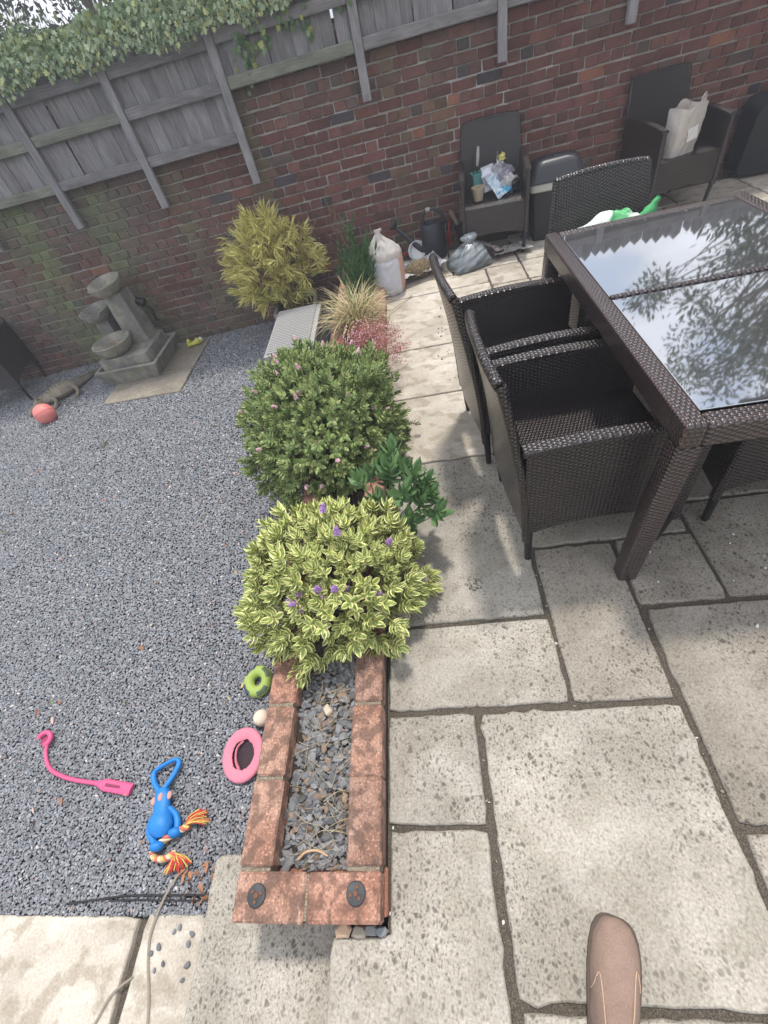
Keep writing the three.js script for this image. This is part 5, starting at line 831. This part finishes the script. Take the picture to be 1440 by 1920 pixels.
// --- things piled on the chair by the wall (seat at 0.41)
const CS = 0.412;
{ const t = thing('beige_pot', 'beige plastic flower pot on the cluttered chair', 'pot', [0.575, CS, -4.545]); part('wall', toCreasedNormals(loft([circle(0, 0, 0, 0.038), circle(0, 0.085, 0, 0.053), circle(0, 0.085, 0, 0.049), circle(0, 0.02, 0, 0.036)]), 0.7), plain(206, 190, 160, 0.6), t); part('rim', toCreasedNormals(loft([circle(0, 0.075, 0, 0.053), circle(0, 0.098, 0, 0.057), circle(0, 0.098, 0, 0.05), circle(0, 0.08, 0, 0.048)], { cap: false }), 0.7), plain(206, 190, 160, 0.6), t); part('soil', new THREE.CylinderGeometry(0.046, 0.046, 0.004, 18), M.soil, t, [0, 0.078, 0]); }
{ const t = thing('teal_planter_box', 'small teal planter box at the back of the cluttered chair', 'pot', [0.605, CS, -4.72], 0.1), m = plain(110, 176, 168, 0.55); part('box', toCreasedNormals(loft([rrect(0, 0, 0, 0.10, 0.09, 0.012), rrect(0, 0.15, 0, 0.125, 0.105, 0.014), rrect(0, 0.15, 0, 0.115, 0.095, 0.012), rrect(0, 0.03, 0, 0.09, 0.08, 0.012)]), 0.6), m, t); part('rim', toCreasedNormals(loft([rrect(0, 0.145, 0, 0.128, 0.108, 0.014), rrect(0, 0.160, 0, 0.132, 0.112, 0.014), rrect(0, 0.160, 0, 0.112, 0.092, 0.012), rrect(0, 0.145, 0, 0.112, 0.092, 0.012)], { cap: false }), 0.6), m, t); part('soil', boxUV(new THREE.BoxGeometry(0.1, 0.006, 0.08)), M.soil, t, [0, 0.13, 0]); }
{ const t = thing('garden_trowel', 'trowel with pale handle standing up in the teal box', 'trowel', [0.60, CS + 0.13, -4.74]); part('handle', rod([[0, 0.07, 0], [0.008, 0.13, -0.006], [0.014, 0.20, -0.014]], k => 0.009 + 0.005 * Math.sin(k * 3.1), 0, 9, 10), plain(186, 182, 178, 0.6), t); part('shank', rod([[-0.008, -0.02, 0.003], [-0.002, 0.04, 0.002], [0, 0.075, 0]], 0.004, 0.005, 7), M.legBlack, t); part('tine', rod([[-0.03, -0.02, 0], [-0.034, 0.06, -0.01], [-0.036, 0.14, -0.02]], 0.004, 0.003, 6), M.legBlack, t); }
{ const t = thing('plastic_packaging', 'crumpled white and pale blue plastic packaging heaped on the cluttered chair', 'packaging', [0.76, CS, -4.66], 0.2);
  const sheet = (x, y, z, w, h, rx, ry, rz, sd, c) => part('wrapper', at(crumple((() => { const g = new THREE.PlaneGeometry(w, h, 26, 22); const p = g.attributes.position; for (let i = 0; i < p.count; i++) p.setZ(i, -0.6 * p.getX(i) * p.getX(i) / w * 2); g.computeVertexNormals(); return g; })(), 0.024, 11, sd), x, y, z, rx, ry, rz), std({ color: srgb(...c), roughness: 0.4, map: grain, side: THREE.DoubleSide }), t);
  sheet(-0.03, 0.055, 0.08, 0.10, 0.20, -1.05, 0.5, 0.3, 3, [204, 222, 234]); sheet(-0.06, 0.12, 0.0, 0.12, 0.18, -0.3, 0.3, 0.1, 5, [226, 230, 240]); sheet(0.05, 0.10, -0.03, 0.14, 0.16, -0.5, -0.4, -0.5, 7, [176, 170, 184]); sheet(0.02, 0.17, -0.05, 0.12, 0.12, -0.2, 0.6, 0.8, 9, [218, 218, 224]); sheet(0.08, 0.06, 0.05, 0.12, 0.10, -0.9, -0.3, 0.4, 11, [212, 206, 202]); sheet(0.02, 0.03, 0.13, 0.10, 0.06, -1.2, 0.2, 0.3, 13, [96, 182, 220]); sheet(0.05, 0.235, -0.06, 0.03, 0.05, 0, 0.4, 0.2, 15, [234, 222, 130]); sheet(0.0, 0.07, -0.08, 0.2, 0.13, -0.7, 0, 0, 17, [196, 196, 206]); }
{ const t = thing('black_tube', 'short black plastic tube lying at the end of the cluttered chair seat', 'tube', [0.90, CS + 0.04, -4.62]); part('tube', toCreasedNormals(at(loft([circle(0, -0.05, 0, 0.036), circle(0, 0.05, 0, 0.038), circle(0, 0.05, 0, 0.030), circle(0, 0.0, 0, 0.028)]), 0, 0, 0, 1.4, 0, 0), 0.7), M.legBlack, t); part('collar', at(new THREE.TorusGeometry(0.037, 0.005, 6, 20), 0, 0.008, 0.045, -0.17, 0, 0), M.legBlack, t); }
// --- paper sack on the other chair
{ const t = thing('paper_sack', 'open off white paper sack standing on the chair near right wall', 'paper sack', [2.185, 0.405, -4.60], 0.42), m = std({ color: srgb(214, 206, 198), roughness: 0.85, map: grain, side: THREE.DoubleSide });
  const rows = []; for (let i = 0; i <= 20; i++) { const k = i / 20; rows.push([k * 0.305, 0.115 + 0.012 * k, 0.062 + 0.02 * Math.sin(k * 2), 0.02 * k, 0, 0.75 * (1 - 0.2 * k)]); } const open = loft(rows.map(([y, rx, rz, x, z, sq]) => circle(x, y + 0, z, rx, rz, 44, a => 1 + sq * (1 / Math.max(Math.abs(Math.cos(a)), Math.abs(Math.sin(a))) - 1)).map(p => [p[0], p[1] + (y > 0.25 ? 0.02 * Math.sin(p[0] * 30) * (y - 0.25) / 0.055 : 0), p[2]])), { cap: false });
  part('body', crumple(open, 0.006, 12, 23), m, t); part('bottom', boxUV(new THREE.BoxGeometry(0.2, 0.006, 0.11)), m, t, [0, 0.008, 0]);
  part('torn_label', crumple(at(new THREE.BoxGeometry(0.10, 0.085, 0.002, 10, 8, 1), 0.02, 0.13, 0.088, -0.06, 0, 0.1), 0.003, 20, 3), std({ color: srgb(226, 222, 220), roughness: 0.8 }), t);
  part('torn_corner', crumple(at(new THREE.BoxGeometry(0.06, 0.04, 0.003, 8, 6, 1), 0.11, 0.315, 0.04, 0, 0.3, 0.5), 0.005, 20, 8), m, t); part('torn_flap', crumple(at(new THREE.BoxGeometry(0.045, 0.12, 0.003, 8, 10, 1), 0.148, 0.13, 0.02, 0, 0.9, 0.06), 0.008, 16, 12), m, t); }
// --- bag on the chair at the end of the table
{ const t = thing('green_plastic_bag', 'crumpled green and white plastic bag on the chair behind table', 'bag', [1.01, 0.405, -2.63], 0.05);
  const g = crumple((() => { const q = new THREE.SphereGeometry(1, 48, 26); q.scale(0.205, 0.155, 0.07); q.translate(0, 0.155, 0); q.computeVertexNormals(); return q; })(), 0.020, 9, 51); colorBy(g, (x, y, z) => { const n = noise3(x * 12 + 20, y * 12 + 20, z * 12 + 20, 7) + 0.25 * Math.sin(x * 16 + 1); return n > 0.55 ? L3(78, 168, 104) : L3(222, 232, 222); });
  part('body', g, std({ vertexColors: true, roughness: 0.38, side: THREE.DoubleSide }), t); part('tied_ear', crumple(at(new THREE.ConeGeometry(0.03, 0.11, 14, 8), 0.185, 0.30, 0, 0, 0, -0.5), 0.008, 30, 5), std({ color: srgb(74, 170, 104), roughness: 0.38 }), t); }
{ // black tub at the right edge
  const t = thing('black_tub', 'black plastic tub standing on edge against the wall at right edge', 'tub', [3.10, 0, -5.02], -WA), m = plain(34, 38, 44, 0.6);
  part('shell', toCreasedNormals(at(loft([rrect(0, -0.11, 0, 0.34, 0.50, 0.07, 4), rrect(0, 0.11, 0, 0.40, 0.56, 0.08, 4), rrect(0, 0.11, 0, 0.37, 0.53, 0.07, 4), rrect(0, -0.06, 0, 0.32, 0.48, 0.06, 4)]), 0, 0.285, 0, -1.45, 0, 0), 0.6), m, t); for (let i = 0; i < 5; i++) part('drain_hole', new THREE.CylinderGeometry(0.012, 0.012, 0.01, 10), M.legBlack, t, [-0.1 + (i % 3) * 0.1, 0.15 + (i % 2) * 0.2, 0.115], [1.6, 0, 0]);
}
// ================================================================ small litter
{ const t = thing('black_cable', 'thin black cable half buried across the gravel edge', 'cable', [0, GY + 0.012, 0]); part('cable', rod([[-1.60, 0, 0.016], [-1.48, 0.002, 0.004], [-1.357, 0.002, -0.008], [-1.185, 0.003, -0.010], [-0.96, 0.002, -0.012]], 0.0032, 0.0032, 7, 40), M.legBlack, t); part('second_strand', rod([[-1.42, 0, 0.006], [-1.3, 0.003, 0.003], [-1.15, 0.003, 0.004], [-0.97, 0.0, 0.002]], 0.0028, 0.0028, 6, 30), M.legBlack, t); }
const strapM = std({ color: lin(0.26, 0.22, 0.17), roughness: 0.8, side: THREE.DoubleSide });
const strap = (pts, w) => loft(pts.map((p, i) => { const a = pts[Math.max(0, i - 1)], b = pts[Math.min(pts.length - 1, i + 1)], dx = b[0] - a[0], dz = b[2] - a[2], l = Math.hypot(dx, dz), k = w * (i === 0 || i === pts.length - 1 ? 0.4 : 1); return [[p[0] - dz / l * k, p[1], p[2] + dx / l * k], [p[0], p[1] + 0.003, p[2]], [p[0] + dz / l * k, p[1], p[2] - dx / l * k]]; }), { closed: false, cap: false });
const smooth = (p, n = 24) => new THREE.CatmullRomCurve3(p.map(q => V3(...q))).getPoints(n).map(v => [v.x, v.y, v.z]);
solo('dry_strap_leaf', strap(smooth([[-1.135, GY + 0.012, 0.34], [-1.165, GY + 0.014, 0.24], [-1.20, GY + 0.014, 0.16], [-1.217, GY + 0.014, 0.096], [-1.207, GY + 0.018, 0.035], [-1.184, GY + 0.028, -0.02], [-1.161, GY + 0.02, -0.071]]), 0.0042), strapM, 'long dry strap leaf curling over the path slab edge', 'dead leaf', [0, 0, 0], [0, 0, 0]);
solo('dry_strap_leaf', strap(smooth([[-1.36, GY + 0.013, 0.34], [-1.333, GY + 0.014, 0.301], [-1.301, GY + 0.016, 0.238], [-1.24, GY + 0.014, 0.195]]), 0.0035), strapM, 'short dry strap leaf across the path slab joint', 'dead leaf');
{ // stray chips on the path and step
  const r = rng(301), t = new THREE.Group(); t.name = numbered('stray_chips'); t.userData = { label: 'a few slate chips and crumbs scattered on the paving', category: 'gravel', kind: 'stuff' }; scene.add(t);
  const L = [[-1.174, 0.124], [-1.143, 0.164], [-1.054, 0.165], [-1.066, 0.115], [-1.112, 0.074], [-1.06, 0.09], [-1.13, 0.085], [-1.2, 0.14], [-1.17, 0.18], [-1.06, 0.2]].map(([x, z]) => ({ p: [x, GY + 0.012, z], q: [r() * 0.4, r() * 6, r() * 0.4], s: 0.015 + 0.010 * r(), c: mul3(chipColour(() => r() * 0.9), 1) }));
  for (let i = 0; i < 46; i++) L.push({ p: [0.05 + r() * 0.4, 0.002, -3.7 + r() * 1.6], q: [0, r() * 6, 0], s: 0.008 + 0.010 * r(), c: [0.05, 0.045, 0.04] });
  for (let i = 0; i < 60; i++) { const x = [-0.3, 0.002, 0.32, 0.645, 0.95][(r() * 5) | 0]; L.push({ p: [x + (r() - 0.5) * 0.02, -0.008, -1.2 + r() * 1.6], q: [r(), r() * 6, r()], s: 0.006 + 0.008 * r(), c: r() < 0.3 ? [0.6, 0.58, 0.54] : [0.3, 0.26, 0.2] }); }
  for (let i = 0; i < 40; i++) { const a = r() * 6.28, q = Math.sqrt(r()) * 0.035; L.push({ p: [0.059 + Math.cos(a) * q, 0.0015, -0.983 + Math.sin(a) * q], q: [0, r() * 6, 0], s: 0.004 + 0.006 * r(), c: [0.10, 0.08, 0.06] }); }
  for (let i = 0; i < 70; i++) L.push({ p: [0.85 + r() * 0.7, 0.004, -4.45 - r() * 0.4], q: [r(), r() * 6, r()], s: 0.015 + 0.02 * r(), c: chipColour(r) });
  for (let i = 0; i < 16; i++) L.push({ p: [0.7 + r() * 0.5, 0.002, -1.1 + r() * 0.7], q: [r(), r() * 6, r()], s: 0.008 + 0.008 * r(), c: [0.6, 0.58, 0.55] });
  instances('chips', chipGeo(31, 1.1, 0.35, 0.8), chipMat, L, t);
}
{ // fallen leaves on the gravel
  const r = rng(311), t = new THREE.Group(); t.name = numbered('fallen_leaves'); t.userData = { label: 'small dead leaves and petals scattered on the gravel', category: 'leaves', kind: 'stuff' }; scene.add(t);
  const L = []; for (let i = 0; i < 150; i++) { const z = -4.3 + r() * 4.2, x = -0.85 - Math.pow(r(), 1.6) * 3.0; L.push({ p: [x, GY + 0.014, z], q: [1.3 + r() * 0.5, r() * 6, r()], s: 0.022 + 0.02 * r(), c: [[0.30, 0.13, 0.07], [0.5, 0.38, 0.2], [0.55, 0.36, 0.30], [0.16, 0.2, 0.08]][(r() * 4) | 0] }); }
  for (let i = 0; i < 40; i++) L.push({ p: [-2.3 + (r() - 0.5) * 0.25, GY + 0.014, -3.9 + (r() - 0.5) * 0.7], q: [1.3, r() * 6, r()], s: 0.02 + 0.02 * r(), c: [0.12, 0.18, 0.07] });
  for (let i = 0; i < 14; i++) L.push({ p: [-2.85 + (r() - 0.5) * 0.12, GY + 0.016, -2.95 + (r() - 0.5) * 0.12], q: [1.1, r() * 6, r()], s: 0.03, c: [0.13, 0.18, 0.06] });
  for (let i = 0; i < 26; i++) L.push({ p: [-1.18 + r() * 0.2, GY + 0.016, -0.12 + r() * 0.14], q: [1.2, r() * 6, r()], s: 0.03, c: [0.36, 0.17, 0.09] });
  instances('leaves', leafGeo(1, 0.45, [[1, 1, 1], null], { rows: 3 }), std({ color: 0xffffff, vertexColors: true, roughness: 0.85, side: THREE.DoubleSide }), L, t);
}
{ // root strands trailing from the sack
  const t = thing('dry_vine', 'pale dry vine trailing from the planter edge to the white sack', 'vine', [0, 0, 0]); part('strands', mg([rod([[-0.09, 0.01, -3.88], [-0.2, 0.02, -3.72], [-0.28, 0.03, -3.62], [-0.33, 0.11, -3.52], [-0.40, 0.11, -3.42]], 0.004, 0.003, 6), rod([[-0.3, 0.09, -3.66], [-0.37, 0.115, -3.60], [-0.4, 0.11, -3.45], [-0.38, 0.11, -3.25]], 0.003, 0.003, 6), rod([[-0.28, 0.03, -3.62], [-0.30, 0.02, -3.5], [-0.31, 0.01, -3.35]], 0.003, 0.002, 6)]), M.straw, t);
}
// ================================================================ boot
const suede = colourTex(256, 0.3, (u, v) => mul3([255, 250, 246], 0.78 + 0.14 * fbm(u * 8, v * 8, 8, 71, 4) + 0.14 * fbm(u * 70, v * 70, 70, 72, 2)));
{
  const t = thing('suede_boot', 'dusty tan suede ankle boot standing on the patio at the bottom edge', 'boot', [0.226, 0, 0.172], 0), m = std({ color: srgb(154, 132, 120), roughness: 0.95, map: suede, bumpMap: grainRel, bumpScale: 0.0015 });
  t.rotation.y = Math.atan2(-0.078, 0.22) + Math.PI; t.scale.x = 0.93; // toe direction
  // local: toe towards +z, heel -z; sections [z, halfWidth, topHeight]
  const S = [[0.150, 0.012, 0.035], [0.146, 0.026, 0.046], [0.135, 0.039, 0.056], [0.115, 0.049, 0.064], [0.085, 0.055, 0.070], [0.05, 0.056, 0.079], [0.015, 0.054, 0.093], [-0.02, 0.051, 0.104], [-0.05, 0.048, 0.113], [-0.08, 0.046, 0.128], [-0.10, 0.045, 0.14]];
  const ring = ([z, w, h]) => { const o = []; for (let j = 0; j < 20; j++) { const a = j / 20 * 6.2832, c = Math.cos(a), s = Math.sin(a); o.push([Math.sign(c) * Math.pow(Math.abs(c), 0.75) * w, 0.016 + (s > 0 ? Math.pow(s, 0.8) * (h - 0.016) : s * 0.004), z]); } return o; };
  part('vamp', wobble(loft(dense(S, 5).map(ring).reverse()), 0.0022, 38, 6), m, t);
  // shaft and heel counter as one upright loft
  const up = [[0.016, -0.075, 0.044, 0.065], [0.05, -0.075, 0.046, 0.066], [0.09, -0.070, 0.047, 0.070], [0.125, -0.062, 0.048, 0.066], [0.16, -0.06, 0.05, 0.06], [0.20, -0.06, 0.053, 0.06], [0.205, -0.06, 0.048, 0.055], [0.15, -0.06, 0.044, 0.052]].map(([y, z, rx, rz]) => circle(0, y, z - 0.05, rx, rz, 28)); part('shaft', loft(up), m, t);
  const out = S.map(([z, w]) => [z + (z > 0.1 ? 0.004 : 0), w + 0.007]).concat([[-0.15, 0.042], [-0.18, 0.03], [-0.193, 0.012]]); const sole = y => out.map(([z, w]) => [w, y, z]).concat(out.slice().reverse().map(([z, w]) => [-w, y, z])); part('sole', toCreasedNormals(loft([sole(0), sole(0.018)]), 0.6), plain(92, 78, 68, 0.8), t);
  const seam = plain(206, 176, 150, 0.8); const onTop = (x, z) => { for (let i = 0; i < S.length - 1; i++) if (z <= S[i][0] && z >= S[i + 1][0]) { const k = (S[i][0] - z) / (S[i][0] - S[i + 1][0]), w = lerp(S[i][1], S[i + 1][1], k), h = lerp(S[i][2], S[i + 1][2], k); const c = clamp(Math.abs(x) / w, 0, 0.999), s = Math.sqrt(1 - Math.pow(c, 2 / 0.75)); return 0.016 + Math.pow(s, 0.8) * (h - 0.016) + 0.0008; } return 0.05; };
  for (const s of [-1, 1]) { const p = []; for (let i = 0; i <= 14; i++) { const k = i / 14, x = s * lerp(0.053, 0.016, k), z = 0.035 + 0.035 * Math.sin(Math.PI * Math.min(1, k * 1.6)) - (k > 0.31 ? (k - 0.31) * 0.13 : 0) - (s > 0 ? 0.03 : 0); p.push([x, onTop(x, z), z]); } part('stitching', rod(p, 0.0016, 0.0016, 5, 30), seam, t); }
  for (const s of [-1, 1]) part('elastic_gusset', at(new RoundedBoxGeometry(0.004, 0.10, 0.05, 2, 0.0018), s * 0.048, 0.15, -0.095, 0, 0, s * -0.04), plain(96, 80, 72, 0.9), t);
}

// ================================================================ neighbouring house beyond the right hand wall, seen in the table glass
{
  const t = thing('house', 'grey rendered house corner mirrored at the right of the table glass', 'house', [6.6, -0.5, -2.2]);
  part('wall', boxUV(new THREE.BoxGeometry(4.0, 5.1, 6.2)), plain(150, 146, 142, 0.95), t, [0, 2.55, 0]);
  const rf = new THREE.BufferGeometry(); part('roof', boxUV(toCreasedNormals(loft([[-3.2, 0], [3.2, 0]].map(([z]) => [[-2.25, 5.05, z], [-2.25, 4.95, z], [2.25, 4.95, z], [2.25, 5.05, z], [0, 6.7, z]])), 0.4)), plain(92, 88, 88, 0.9), t);
  part('gutter', rod([[-2.28, 5.0, -3.2], [-2.28, 5.0, 3.2]], 0.06, 0.06, 8, 4), plain(60, 60, 62, 0.6), t);
  for (const z of [-1.6, 1.2]) { const w = part('window', boxUV(new THREE.BoxGeometry(0.06, 1.2, 1.1)), plain(226, 226, 224, 0.5), t, [-2.0, 3.6, z]); part('pane', boxUV(new THREE.BoxGeometry(0.02, 1.04, 0.94)), M.glass, w, [-0.03, 0, 0]); }
}

renderer.render(scene, camera);
